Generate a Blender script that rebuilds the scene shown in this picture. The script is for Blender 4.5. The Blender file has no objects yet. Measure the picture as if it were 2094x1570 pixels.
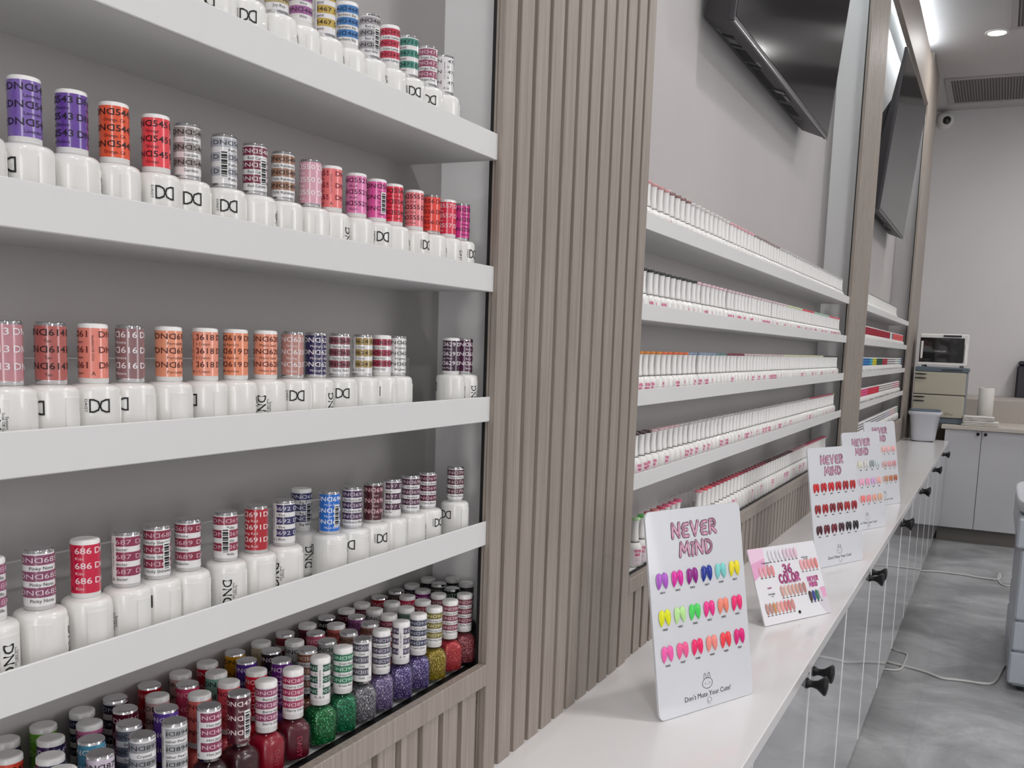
import bpy, math, random
from mathutils import Matrix, Vector
random.seed(7)
PI = math.pi
sc = bpy.context.scene
COL = sc.collection

# ------------------------------------------------------------------ camera
cam_d = bpy.data.cameras.new('camera'); cam = bpy.data.objects.new('camera', cam_d); COL.objects.link(cam)
CX, CY, CZ = 0.46, 0.0, 1.034
right = Vector((0.904795, 0.424171, 0.037742)); up = Vector((-0.087334, 0.098084, 0.991339)); fwd = Vector((-0.416795, 0.900255, -0.125791))
Rm = Matrix((right, up, -fwd)).transposed().to_4x4()
cam.matrix_world = Matrix.Translation((CX, CY, CZ)) @ Rm
cam_d.sensor_width = 36; cam_d.lens = 1950.27 / 2094 * 36
cam_d.shift_x = (1047 - 1125.65) / 2094; cam_d.shift_y = (948.46 - 785) / 2094
cam_d.clip_start = 0.01
sc.camera = cam
sc.view_settings.view_transform = 'Standard'; sc.view_settings.look = 'None'; sc.view_settings.gamma = 1
sc.view_settings.use_curve_mapping = False
sc.cycles.sample_clamp_indirect = 4.0; sc.cycles.caustics_reflective = False; sc.cycles.caustics_refractive = False
sc.view_settings.exposure = -0.80

# ------------------------------------------------------------------ world: daylight through the front doorway and an added side window
w = bpy.data.worlds.new('world'); sc.world = w; w.use_nodes = True
w.node_tree.nodes['Background'].inputs[0].default_value = (0.99, 0.99, 1.0, 1)
w.node_tree.nodes['Background'].inputs[1].default_value = 8.0

w.cycles.sampling_method = 'MANUAL'; w.cycles.sample_map_resolution = 64
for (loc, rot, sx_, sy_) in (((3.38, 1.8, 1.525), (0, PI / 2, 0), 1.55, 1.0), ((2.525, -3.27, 1.125), (PI / 2, 0, 0), 1.25, 2.25)):
    l = bpy.data.lights.new('daylight_portal', 'AREA'); l.shape = 'RECTANGLE'; l.size = sx_; l.size_y = sy_; l.cycles.is_portal = True
    o = bpy.data.objects.new('daylight_portal', l); o.location = loc; o.rotation_euler = rot; COL.objects.link(o)
# ------------------------------------------------------------------ ceiling lamps (light only, fittings come below)
CEIL = 2.66
LAMPS = [(0.305, 5.46), (0.95, 3.7), (0.75, 1.5), (0.75, -0.3), (1.5, 5.3), (2.1, 3.4), (2.1, 1.5), (2.1, -0.3), (1.4, -1.8), (1.35, 6.1)]  # last lamp is an extra one, added to brighten the far end
LAMP_W = 14.5
for i, (x, y) in enumerate(LAMPS):
    l = bpy.data.lights.new('downlight_beam', 'AREA'); l.shape = 'DISK'; l.size = 0.16; l.energy = LAMP_W * (0.55 if i == 0 else 1)
    l.color = (1.0, 0.985, 0.975)
    o = bpy.data.objects.new('downlight_beam', l); o.location = (x, y, CEIL - 0.012); COL.objects.link(o)

# ------------------------------------------------------------------ materials
def s2l(c): return c / 12.92 if c <= 0.04045 else ((c + 0.055) / 1.055) ** 2.4
def hexc(h): h = h.lstrip('#'); return tuple(s2l(int(h[i:i + 2], 16) / 255) for i in (0, 2, 4)) + (1,)
MC = {}
def mat(h, rough=0.5, metal=0.0, coat=0.0, spec=0.5, name=None, emit=0, trans=0, key=None):
    k = (h, rough, metal, coat, spec, emit, trans)
    if k in MC: return MC[k]
    m = bpy.data.materials.new(name or 'finish_' + h.lstrip('#')); m.use_nodes = True
    b = m.node_tree.nodes['Principled BSDF']
    b.inputs['Base Color'].default_value = hexc(h); b.inputs['Roughness'].default_value = rough
    b.inputs['Metallic'].default_value = metal; b.inputs['Coat Weight'].default_value = coat
    b.inputs['Coat Roughness'].default_value = 0.03
    b.inputs['Specular IOR Level'].default_value = spec
    if emit:
        b.inputs['Emission Color'].default_value = hexc(h); b.inputs['Emission Strength'].default_value = emit
    if trans: b.inputs['Transmission Weight'].default_value = trans
    MC[k] = m
    return m
def nodes(m): return m.node_tree.nodes, m.node_tree.links, m.node_tree.nodes['Principled BSDF']

def wood_material():
    m = bpy.data.materials.new('greige_woodgrain_laminate'); m.use_nodes = True
    N, L, b = nodes(m)
    tc = N.new('ShaderNodeTexCoord'); mp = N.new('ShaderNodeMapping'); mp.inputs['Scale'].default_value = (260, 260, 5)
    L.new(tc.outputs['Object'], mp.inputs[0])
    n1 = N.new('ShaderNodeTexNoise'); n1.inputs['Scale'].default_value = 1.0; n1.inputs['Detail'].default_value = 6; L.new(mp.outputs[0], n1.inputs[0])
    mp2 = N.new('ShaderNodeMapping'); mp2.inputs['Scale'].default_value = (900, 900, 9); L.new(tc.outputs['Object'], mp2.inputs[0])
    n2 = N.new('ShaderNodeTexNoise'); n2.inputs['Scale'].default_value = 1.0; L.new(mp2.outputs[0], n2.inputs[0])
    mx = N.new('ShaderNodeMath'); mx.operation = 'ADD'; L.new(n1.outputs[0], mx.inputs[0]); L.new(n2.outputs[0], mx.inputs[1])
    r = N.new('ShaderNodeValToRGB'); r.color_ramp.elements[0].position = 0.32; r.color_ramp.elements[1].position = 0.68
    hf = N.new('ShaderNodeMath'); hf.operation = 'MULTIPLY'; hf.inputs[1].default_value = 0.5; L.new(mx.outputs[0], hf.inputs[0])
    r.color_ramp.elements[0].color = hexc('#847970'); r.color_ramp.elements[1].color = hexc('#aaa097')
    L.new(hf.outputs[0], r.inputs[0]); L.new(r.outputs[0], b.inputs['Base Color'])
    b.inputs['Roughness'].default_value = 0.5
    bp = N.new('ShaderNodeBump'); bp.inputs['Strength'].default_value = 0.12; bp.inputs['Distance'].default_value = 0.001
    L.new(hf.outputs[0], bp.inputs['Height']); L.new(bp.outputs[0], b.inputs['Normal'])
    return m
def paint_material(name, c1, c2, scale=2.5, rough=0.6):
    m = bpy.data.materials.new(name); m.use_nodes = True
    N, L, b = nodes(m)
    tc = N.new('ShaderNodeTexCoord'); n = N.new('ShaderNodeTexNoise'); n.inputs['Scale'].default_value = scale; n.inputs['Detail'].default_value = 3
    L.new(tc.outputs['Object'], n.inputs[0]); r = N.new('ShaderNodeValToRGB')
    r.color_ramp.elements[0].position = 0.35; r.color_ramp.elements[1].position = 0.65
    r.color_ramp.elements[0].color = hexc(c1); r.color_ramp.elements[1].color = hexc(c2)
    L.new(n.outputs[0], r.inputs[0]); L.new(r.outputs[0], b.inputs['Base Color']); b.inputs['Roughness'].default_value = rough
    return m
def floor_material():
    m = bpy.data.materials.new('grey_marble_tile'); m.use_nodes = True
    N, L, b = nodes(m)
    tc = N.new('ShaderNodeTexCoord')
    n = N.new('ShaderNodeTexNoise'); n.inputs['Scale'].default_value = 3.2; n.inputs['Detail'].default_value = 9; n.inputs['Roughness'].default_value = 0.62; n.inputs['Distortion'].default_value = 0.8
    L.new(tc.outputs['Object'], n.inputs[0])
    r = N.new('ShaderNodeValToRGB'); e = r.color_ramp.elements
    e[0].position = 0.34; e[0].color = hexc('#898a8c'); e[1].position = 0.66; e[1].color = hexc('#c2c3c5')
    L.new(n.outputs[0], r.inputs[0])
    mp = N.new('ShaderNodeMapping'); mp.inputs['Rotation'].default_value = (0, 0, 0.6); mp.inputs['Scale'].default_value = (1.0, 1.7, 1); L.new(tc.outputs['Object'], mp.inputs[0])
    v = N.new('ShaderNodeTexNoise'); v.inputs['Scale'].default_value = 0.9; v.inputs['Detail'].default_value = 9; v.inputs['Roughness'].default_value = 0.62; v.inputs['Distortion'].default_value = 0.5; L.new(mp.outputs[0], v.inputs[0])
    vr = N.new('ShaderNodeValToRGB'); ve = vr.color_ramp.elements
    ve[0].position = 0.485; ve[0].color = (0, 0, 0, 1); ve[1].position = 0.5; ve[1].color = (1, 1, 1, 1); x = ve.new(0.515); x.color = (0, 0, 0, 1)
    L.new(v.outputs[0], vr.inputs[0])
    vg = N.new('ShaderNodeMapRange'); vg.inputs[1].default_value = 0.45; vg.inputs[2].default_value = 0.7; vg.inputs[4].default_value = 0.5; L.new(n.outputs[0], vg.inputs[0])
    vm = N.new('ShaderNodeMath'); vm.operation = 'MULTIPLY'; L.new(vg.outputs[0], vm.inputs[1]); L.new(vr.outputs[0], vm.inputs[0])
    mx = N.new('ShaderNodeMixRGB'); L.new(vm.outputs[0], mx.inputs[0]); L.new(r.outputs[0], mx.inputs[1]); mx.inputs[2].default_value = hexc('#e0e0e1')
    br = N.new('ShaderNodeTexBrick'); br.inputs['Scale'].default_value = 1.0; br.inputs['Mortar Size'].default_value = 0.0012; br.inputs['Brick Width'].default_value = 0.6; br.inputs['Row Height'].default_value = 0.6; br.offset = 0.0
    br.inputs['Color1'].default_value = (1, 1, 1, 1); br.inputs['Color2'].default_value = (0.95, 0.95, 0.95, 1); br.inputs['Mortar'].default_value = (0.84, 0.84, 0.84, 1)
    mo = N.new('ShaderNodeMapping'); mo.inputs['Location'].default_value = (0.27, 0.1, 0); L.new(tc.outputs['Object'], mo.inputs[0]); L.new(mo.outputs[0], br.inputs[0])
    m2 = N.new('ShaderNodeMixRGB'); m2.blend_type = 'MULTIPLY'; m2.inputs[0].default_value = 1; L.new(mx.outputs[0], m2.inputs[1]); L.new(br.outputs[0], m2.inputs[2])
    L.new(m2.outputs[0], b.inputs['Base Color']); b.inputs['Roughness'].default_value = 0.32
    return m
def glitter_material(c1, c2, c3='#ffffff'):
    k = ('glit', c1, c2)
    if k in MC: return MC[k]
    m = bpy.data.materials.new('glitter_polish'); m.use_nodes = True
    N, L, b = nodes(m)
    tc = N.new('ShaderNodeTexCoord'); v = N.new('ShaderNodeTexVoronoi'); v.inputs['Scale'].default_value = 1700; L.new(tc.outputs['Object'], v.inputs[0])
    sep = N.new('ShaderNodeSeparateColor'); L.new(v.outputs['Color'], sep.inputs[0])
    r = N.new('ShaderNodeValToRGB'); e = r.color_ramp.elements
    e[0].position = 0.0; e[0].color = hexc(c1); e[1].position = 0.62; e[1].color = hexc(c2); x = e.new(0.86); x.color = hexc(c2); y = e.new(0.97); y.color = hexc(c3)
    L.new(sep.outputs[0], r.inputs[0]); L.new(r.outputs[0], b.inputs['Base Color'])
    b.inputs['Metallic'].default_value = 0.35; b.inputs['Roughness'].default_value = 0.35
    MC[k] = m; return m
def glass_material(name='clear_glass', tint=(1, 1, 1, 1)):
    m = bpy.data.materials.new(name); m.use_nodes = True
    N = m.node_tree.nodes; L = m.node_tree.links; N.clear()
    o = N.new('ShaderNodeOutputMaterial'); t = N.new('ShaderNodeBsdfTransparent'); t.inputs[0].default_value = tint
    g = N.new('ShaderNodeBsdfGlossy'); g.inputs['Roughness'].default_value = 0.06
    f = N.new('ShaderNodeFresnel'); f.inputs[0].default_value = 1.38
    mx = N.new('ShaderNodeMixShader'); ge = N.new('ShaderNodeNewGeometry'); iv = N.new('ShaderNodeMath'); iv.operation = 'SUBTRACT'; iv.inputs[0].default_value = 1; L.new(ge.outputs['Backfacing'], iv.inputs[1]); ml = N.new('ShaderNodeMath'); ml.operation = 'MULTIPLY'; L.new(iv.outputs[0], ml.inputs[0]); L.new(f.outputs[0], ml.inputs[1]); L.new(ml.outputs[0], mx.inputs[0]); L.new(t.outputs[0], mx.inputs[1]); L.new(g.outputs[0], mx.inputs[2]); L.new(mx.outputs[0], o.inputs[0])
    return m

WOOD = wood_material()
NICHE = paint_material('warm_grey_niche_paint', '#bab6b5', '#bfbbba', rough=0.65)
WALLP = paint_material('pale_grey_wall_paint', '#dad8d9', '#dedcdd', rough=0.7)
CEILP = paint_material('ceiling_paint', '#c6c3c4', '#cac7c8', rough=0.8)
TAUPE = paint_material('taupe_column_paint', '#948b83', '#9a9189', rough=0.6)
FLOOR = floor_material()
SHELF = mat('#e2e2e1', 0.42, name='white_shelf_laminate')
JAMB = mat('#f0efee', 0.5, name='white_jamb_paint')
BLACK = mat('#0c0b0b', 0.6, name='black_gap_lining')
TOP = mat('#eceaea', 0.22, coat=0.3, name='white_quartz_worktop')
DOORM = mat('#c0c0c5', 0.12, coat=1.0, spec=0.6, name='gloss_white_door_lacquer')
EDGE = mat('#fafafa', 0.5, name='white_door_edging')
BLKM = mat('#0a0a0b', 0.38, coat=0.1, spec=0.3, name='black_knob_enamel')
WHITEP = mat('#efeeeb', 0.28, coat=0.6, name='white_gloss_plastic')
CAPW = mat('#f1f0ee', 0.35, coat=0.3, name='white_cap_plastic')
CHROME = mat('#e4e4e6', 0.07, metal=1.0, name='mirror_chrome')
INK = mat('#151416', 0.5, name='black_ink')
GREYINK = mat('#6d6d70', 0.6, name='grey_ink')
PINKINK = mat('#d5457f', 0.5, name='pink_ink')
GLASS = glass_material()
def clear_sheet():
    m = bpy.data.materials.new('clear_acrylic_sheet'); m.use_nodes = True
    N = m.node_tree.nodes; L = m.node_tree.links; b = N['Principled BSDF']; b.inputs['Base Color'].default_value = hexc('#d9dbda'); b.inputs['Roughness'].default_value = 0.5; b.inputs['Specular IOR Level'].default_value = 0.1; b.inputs['Alpha'].default_value = 0.12
    return m
SHEET = clear_sheet()
ACRYL = mat('#dddfe4', 0.2, coat=0.4, name='frosted_white_acrylic')
LEDM = mat('#f2fbff', 0.5, emit=48, name='led_strip_glow')
LAMPM = mat('#fffdf8', 0.5, emit=30, name='lamp_diffuser_glow')

def nth(n): return '%d%s' % (n, 'th' if 10 <= n % 100 <= 20 else {1: 'st', 2: 'nd', 3: 'rd'}.get(n % 10, 'th'))
# ------------------------------------------------------------------ mesh helpers
class MB:
    def __init__(s): s.v = []; s.f = []; s.m = []; s.sm = []; s.mats = []
    def mi(s, m):
        if m not in s.mats: s.mats.append(m)
        return s.mats.index(m)
    def add(s, vs, fs, m, smooth=False):
        o = len(s.v); s.v.extend(vs); k = s.mi(m)
        for f in fs: s.f.append(tuple(i + o for i in f)); s.m.append(k); s.sm.append(smooth)
    def box(s, a, b, m):
        x0, y0, z0 = a; x1, y1, z1 = b
        vs = [(x0, y0, z0), (x1, y0, z0), (x1, y1, z0), (x0, y1, z0), (x0, y0, z1), (x1, y0, z1), (x1, y1, z1), (x0, y1, z1)]
        s.add(vs, [(0, 3, 2, 1), (4, 5, 6, 7), (0, 1, 5, 4), (1, 2, 6, 5), (2, 3, 7, 6), (3, 0, 4, 7)], m); return s
    def bbox(s, a, b, m, r=0.001):
        # box with chamfered edges
        x0, y0, z0 = a; x1, y1, z1 = b; vs = []; idx = {}
        for sx in (0, 1):
            for sy in (0, 1):
                for sz in (0, 1):
                    c = [(x0, x1)[sx], (y0, y1)[sy], (z0, z1)[sz]]; d = [(1, -1)[sx], (1, -1)[sy], (1, -1)[sz]]
                    for ax in range(3):
                        p = list(c)
                        for q in range(3):
                            if q != ax: p[q] += d[q] * r
                        idx[(sx, sy, sz, ax)] = len(vs); vs.append(tuple(p))
        fs = []
        for ax in range(3):
            for sd in (0, 1):
                o = [q for q in range(3) if q != ax]; ring = []
                for (p, q) in ((0, 0), (1, 0), (1, 1), (0, 1)):
                    k = [0, 0, 0]; k[ax] = sd; k[o[0]] = p; k[o[1]] = q; ring.append(idx[(*k, ax)])
                fs.append(ring if (sd == 1) ^ (ax == 1) else ring[::-1])
        for ax in range(3):
            o = [q for q in range(3) if q != ax]
            for p in (0, 1):
                for q in (0, 1):
                    k0 = [0, 0, 0]; k0[o[0]] = p; k0[o[1]] = q; k1 = list(k0); k1[ax] = 1
                    f = [idx[(*k0, o[0])], idx[(*k1, o[0])], idx[(*k1, o[1])], idx[(*k0, o[1])]]
                    fs.append(f if ((p ^ q) ^ (ax == 1)) == 1 else f[::-1])
        for sx in (0, 1):
            for sy in (0, 1):
                for sz in (0, 1):
                    f = [idx[(sx, sy, sz, q)] for q in range(3)]
                    fs.append(f if (sx + sy + sz) % 2 == 1 else f[::-1])
        s.add(vs, fs, m); return s
    def lathe(s, prof, m, n=28, c=(0, 0, 0), smooth=True, axis='z', capb=True, capt=True):
        vs = []
        for (r, z) in prof:
            for i in range(n):
                t = 2 * PI * i / n; a, b_ = r * math.cos(t), r * math.sin(t)
                if axis == 'z': vs.append((c[0] + a, c[1] + b_, c[2] + z))
                elif axis == 'x': vs.append((c[0] + z, c[1] + a, c[2] + b_))
                else: vs.append((c[0] + b_, c[1] + z, c[2] + a))
        fs = []
        for j in range(len(prof) - 1):
            for i in range(n):
                k = (i + 1) % n; fs.append((j * n + i, j * n + k, (j + 1) * n + k, (j + 1) * n + i))
        s.add(vs, fs, m, smooth)
        if capb and prof[0][0] > 1e-6: s.add(vs[:n], [tuple(range(n))[::-1]], m)
        if capt and prof[-1][0] > 1e-6: s.add(vs[-n:], [tuple(range(n))], m)
        return s
    def tube(s, pts, r, m, n=8):
        pts = [Vector(p) for p in pts]; vs = []
        for i, p in enumerate(pts):
            d = (pts[min(i + 1, len(pts) - 1)] - pts[max(i - 1, 0)]).normalized()
            a = Vector((0, 0, 1)) if abs(d.z) < 0.9 else Vector((1, 0, 0))
            u = d.cross(a).normalized(); v_ = d.cross(u)
            for k in range(n):
                t = 2 * PI * k / n; q = p + r * (math.cos(t) * u + math.sin(t) * v_); vs.append(tuple(q))
        fs = []
        for j in range(len(pts) - 1):
            for i in range(n):
                k = (i + 1) % n; fs.append((j * n + i, (j + 1) * n + i, (j + 1) * n + k, j * n + k))
        fs.append(tuple(range(n))); fs.append(tuple(range(len(vs) - n, len(vs)))[::-1])
        s.add(vs, fs, m, True); return s
    def wrap_patch(s, r, t0, t1, z0, z1, m, base_r=None, n=8):
        vs = []; fs = []
        for i in range(n + 1):
            t = t0 + (t1 - t0) * i / n
            for (rr, z) in ((base_r or r, z0), (r, z0), (r, z1), (base_r or r, z1)): vs.append((rr * math.cos(t), rr * math.sin(t), z))
        for i in range(n):
            for k in range(3): fs.append((i * 4 + k, (i + 1) * 4 + k, (i + 1) * 4 + k + 1, i * 4 + k + 1))
        if base_r: fs += [(0, 1, 2, 3), (n * 4 + 3, n * 4 + 2, n * 4 + 1, n * 4)]
        s.add(vs, fs, m); return s
    def text_flat(s, tm, x, y, h, m, z=0.0, center=True, sx=1.0, rot=0.0):
        vs, fs, W = tm; c, sn = math.cos(rot), math.sin(rot); o = []
        for (a, b_) in vs:
            a = (a - (W / 2 if center else 0)) * h * sx; b_ = (b_ - 0.5) * h
            o.append((x + a * c - b_ * sn, y + a * sn + b_ * c, z))
        s.add(o, fs, m); return s
    def text_wrap(s, tm, r, t, z, h, m, width=None, vert=False, center=True):
        vs, fs, W = tm; sx = h if width is None else width / W; o = []
        for (a, b_) in vs:
            a = (a - (W / 2 if center else 0)) * sx; b_ = (b_ - 0.5) * h
            if vert: a, b_ = b_, -a
            th = t + a / r; o.append((r * math.cos(th), r * math.sin(th), z + b_))
        s.add(o, fs, m); return s
    def mesh(s, name):
        me = bpy.data.meshes.new(name); me.from_pydata(s.v, [], s.f)
        for m in s.mats: me.materials.append(m)
        me.polygons.foreach_set('material_index', s.m); me.polygons.foreach_set('use_smooth', s.sm); me.update()
        return me
    def obj(s, name, parent=None, loc=(0, 0, 0), rz=0):
        return link(name, s.mesh(name), parent, loc, rz)
def link(name, me, parent=None, loc=(0, 0, 0), rz=0):
    o = bpy.data.objects.new(name, me); COL.objects.link(o); o.location = loc; o.rotation_euler = (0, 0, rz)
    if parent: o.parent = parent
    return o
def tag(o, label=None, cat=None, group=None, kind=None):
    if label: o['label'] = label
    if cat: o['category'] = cat
    if group: o['group'] = group
    if kind: o['kind'] = kind
    return o
def thing(name, label, cat, loc=(0, 0, 0), rz=0, group=None):
    o = link(name, None, None, loc, rz); return tag(o, label, cat, group)
def dup(root):
    r = root.copy(); COL.objects.link(r)
    for ch in list(root.children):
        c = ch.copy(); COL.objects.link(c); c.parent = r
        for g in list(ch.children):
            d = g.copy(); COL.objects.link(d); d.parent = c
    return r

# text outlines: cached, cap height 1
TC = {}
def raw_text(t, bold=0.0, res=2):
    cu = bpy.data.curves.new('lettering', 'FONT'); cu.body = t; cu.size = 1.0; cu.resolution_u = res; cu.offset = bold
    ob = bpy.data.objects.new('lettering', cu); me = ob.to_mesh()
    vs = [(v.co.x, v.co.y) for v in me.vertices]; fs = [tuple(p.vertices) for p in me.polygons]
    ob.to_mesh_clear(); bpy.data.objects.remove(ob); bpy.data.curves.remove(cu)
    return vs, fs
HV = raw_text('H')[0]; CAPH = max(v[1] for v in HV)
def text(t, bold=0.0, res=2):
    k = (t, bold, res)
    if k in TC: return TC[k]
    V = []; F = []; x = 0.0
    parts = []; cur = ''
    for ch in t:
        if ch == '\u15e1':
            if cur: parts.append((cur, False))
            parts.append(('D', True)); cur = ''
        else: cur += ch
    if cur: parts.append((cur, False))
    for (p, mir) in parts:
        if p.strip() == '': x += 0.35 * len(p); continue
        vs, fs = raw_text(p, bold, res)
        vs = [(a / CAPH, b_ / CAPH) for a, b_ in vs]; mn = min(a for a, _ in vs); mxx = max(a for a, _ in vs)
        o = len(V)
        V += [((x + (mxx - a)) if mir else (x + a - mn), b_) for a, b_ in vs]
        F += [tuple(i + o for i in (f[::-1] if mir else f)) for f in fs]
        x += mxx - mn + 0.16
    W = max(a for a, _ in V) if V else 1
    TC[k] = (V, F, W); return TC[k]
LG = 'DN\u15e1'

# ------------------------------------------------------------------ the room
def struct(name, mb): o = mb.obj(name); o['kind'] = 'structure'; return o
XB = -0.111; YE = 7.05; XR = 3.3; YF = -3.2
struct('floor', MB().box((-0.4, YF, -0.1), (XR + 0.2, YE + 0.2, 0), FLOOR))
struct('ceiling', MB().box((-0.4, YF, CEIL), (XR + 0.2, YE + 0.2, CEIL + 0.12), CEILP))
struct('wall_left', MB().box((-0.4, YF, 0), (XB, YE, CEIL), NICHE))
struct('wall_back', MB().box((-0.4, YE, 0), (XR + 0.2, YE + 0.2, CEIL), WALLP))
wy0, wy1, wz0, wz1 = 1.3, 2.3, 0.75, 2.3  # unseen side window, added for more sideways daylight on the shelves
struct('wall_right', MB().box((XR, YF, 0), (XR + 0.2, wy0, CEIL), WALLP).box((XR, wy1, 0), (XR + 0.2, YE, CEIL), WALLP).box((XR, wy0, 0), (XR + 0.2, wy1, wz0), WALLP).box((XR, wy0, wz1), (XR + 0.2, wy1, CEIL), WALLP))
FRM = mat('#2b2b2d', 0.4, name='dark_window_frame')
m_ = MB()
for q in range(3): yy = wy0 + (wy1 - wy0 - 0.04) * q / 2; m_.box((XR + 0.06, yy, wz0), (XR + 0.12, yy + 0.04, wz1), FRM)
m_.box((XR + 0.06, wy0, wz0), (XR + 0.12, wy1, wz0 + 0.04), FRM).box((XR + 0.06, wy0, wz1 - 0.04), (XR + 0.12, wy1, wz1), FRM); struct('added_window_1', m_)
struct('wall_front', MB().box((-0.4, YF - 0.2, 0), (1.9, YF, CEIL), WALLP).box((3.15, YF - 0.2, 0), (XR + 0.2, YF, CEIL), WALLP).box((1.9, YF - 0.2, 2.25), (3.15, YF, CEIL), WALLP))
struct('door_1', MB().box((1.9, YF - 0.12, 0), (1.95, YF - 0.06, 2.25), FRM).box((3.10, YF - 0.12, 0), (3.15, YF - 0.06, 2.25), FRM).box((1.95, YF - 0.12, 2.2), (3.10, YF - 0.06, 2.25), FRM))  # unseen doorway, read from streaks on the bottles, widened to brighten jambs

ZT = 0.5728      # worktop level
HB, HT = 2.36, 2.60
# ---- slatted panels: (start, end, right margin)
def slats(mb, y0, y1, z0, z1, pitch=0.0366, w=0.0275, first=None, x=0.0, depth=0.008):
    mb.box((x - 0.0105, y0, z0), (x - depth, y1, z1), WOOD)
    y = y0; first = True
    while y < y1 - 0.004:
        ww = min(w if not first else 0.024, y1 - y)
        mb.bbox((x - depth, y, z0), (x, y + ww, z1), WOOD, 0.0008); y += (0.0333 if first else pitch); first = False
def slat_panel(y0, y1, label):
    mb = MB(); slats(mb, y0, y1, ZT, HT)
    mb.box((-0.0145, y0 + 0.0005, 0.65), (-0.0105, y1 - 0.0005, HT), BLACK)
    mb.box((XB + 0.002, y0 + 0.09, ZT + 0.001), (-0.0145, y1 - 0.06, HT), NICHE)
    o = mb.obj('slat_panel'); tag(o, label, 'wall panel'); return o
slat_panel(0.8536, 1.2827, 'wide greige wood slatted wall panel between the near shelves and the first television bay')
slat_panel(3.300, 3.730, 'narrow-looking slatted wood pilaster between the two television bays')
mb = MB(); mb.bbox((-0.0105, 5.57, ZT), (0, 5.70, HT), WOOD, 0.0008); mb.box((-0.0145, 5.571, 0.65), (-0.0105, 5.70, HT), BLACK); mb.box((XB, 5.62, ZT), (-0.0145, 5.70, HT), NICHE)
tag(mb.obj('wood_stile'), 'plain wood stile closing the far end of the shelving, beside the towel warmers', 'trim board')
struct('trim_1', MB().box((XB, 5.70, 0.0), (0.0, 6.16, CEIL), TAUPE))
# header beams over the bays
for i, (a, b) in enumerate(((-0.9, 0.8536), (1.2827, 3.30), (3.73, 5.57))):
    struct('trim_%d' % (i + 2), MB().bbox((-0.022, a, HB), (0.0, b, HT), WOOD, 0.001).box((-0.026, a, HB + 0.01), (-0.022, b, HT), BLACK))
    o = MB().box((-0.058, a + 0.02, 2.462), (-0.036, b - 0.005, 2.470), LEDM).box((XB, a + 0.02, 2.4701), (-0.027, b - 0.005, 2.482), SHELF).box((-0.034, a + 0.02, 2.445), (-0.028, b - 0.005, 2.470), SHELF).obj('led_strip')
    tag(o, ('white light strip tucked behind the wooden header of the near bay', 'white light strip behind the header above the nearer television', 'bright white light strip behind the header above the farther television')[i], 'light strip')
o = MB().box((-0.07, 1.0, 2.605), (-0.04, 5.56, 2.612), LEDM).box((-0.08, 1.0, 2.60), (-0.03, 5.56, 2.605), SHELF).obj('cove_light')
tag(o, 'cove light lying on top of the wooden header and washing the ceiling', 'light strip')
# white jambs closing the right end of each bay
for i, y in enumerate((0.921, 3.385, 5.66)):
    struct('trim_%d' % (i + 5), MB().box((XB, y, ZT + 0.1), (-0.0150, y + 0.02, HT - 0.16), JAMB).box((-0.024, y - 0.012, ZT + 0.12), (-0.018, y, HT - 0.16), JAMB))

# ---- shelves
SH1 = [1.2355, 1.1075, 0.9775, 0.849]; SH2 = [1.2215, 1.0950, 0.972, 0.849]
ordn = ['top', 'second', 'third', 'fourth']
def shelf(y0, y1, zt, lip, fl, label):
    t = thing('display_shelf', label, 'shelf', (XB, (y0 + y1) / 2, zt - lip))
    L = (y1 - y0) / 2
    MB().box((0, -L, 0), (0.1037, L, lip - fl), SHELF).obj('shelf_board', t)
    MB().bbox((0.1037, -L, 0), (0.1057, L, lip), SHELF, 0.0006).obj('front_lip', t)
for k in range(4):
    shelf(-0.75, 0.8536, SH1[k], 0.0252, 0.0146, 'white lipped wall shelf, %s in the near bay, holding bottles with coloured caps' % ordn[k])
for k in range(4):
    shelf(1.284, 3.2995, SH2[k], 0.0235, 0.0205, 'white lipped shelf packed with white bottles, %s below the nearer television' % ordn[k])
for k in range(4):
    shelf(3.731, 5.5695, SH2[k], 0.0235, 0.0205, 'short-looking white lipped shelf, %s below the farther television' % ordn[k])
for k, hh in ((2, 0.0350), (3, 0.0395)):
    o = MB().box((-0.0770, -0.72, 0), (-0.0750, 0.81, hh + 0.0145), SHEET).box((-0.0771, -0.72, hh + 0.0145), (-0.0749, 0.81, hh + 0.0152), mat('#c9c8c6', 0.3)).obj('acrylic_strip', None, (0, 0, SH1[k] - 0.0145))
    tag(o, 'clear acrylic strip standing behind the bottles on the %s shelf, near bay' % ordn[k], 'divider strip')
# ---- bottom ledges with wooden rail and slatted apron
for (y0, y1, n, lab) in ((-0.75, 0.8536, 1, 'wood railed ledge with slatted apron under the near bay, holding rows of glass bottles'),
                         (1.2827, 3.30, 2, 'wood railed ledge with slatted apron behind the colour boards, under the nearer television bay'),
                         (3.73, 5.57, 3, 'wood railed ledge at the foot of the farther television bay')):
    t = thing('bottle_ledge', lab, 'ledge', (0, (y0 + y1) / 2, ZT)); L = (y1 - y0) / 2
    MB().box((XB, -L, 0.10), (-0.0105, L, 0.1169), SHELF).obj('ledge_board', t)
    MB().box((-0.0265, -L, 0.1169), (-0.0105, L, 0.1172), BLACK).obj('track', t)
    MB().bbox((-0.0105, -L, 0.1003), (0, L, 0.1235), WOOD, 0.0008).obj('rail', t)
    m = MB(); m.box((-0.016, -L, 0), (-0.011, L, 0.1003), WOOD)
    y = L - 0.0162 if n == 1 else L - 0.012
    while y > -L + 0.005:
        m.bbox((-0.011, max(y - 0.0272, -L), 0.0), (-0.003, y, 0.1003), WOOD, 0.0006); y -= 0.0366
    m.obj('apron', t)

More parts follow.
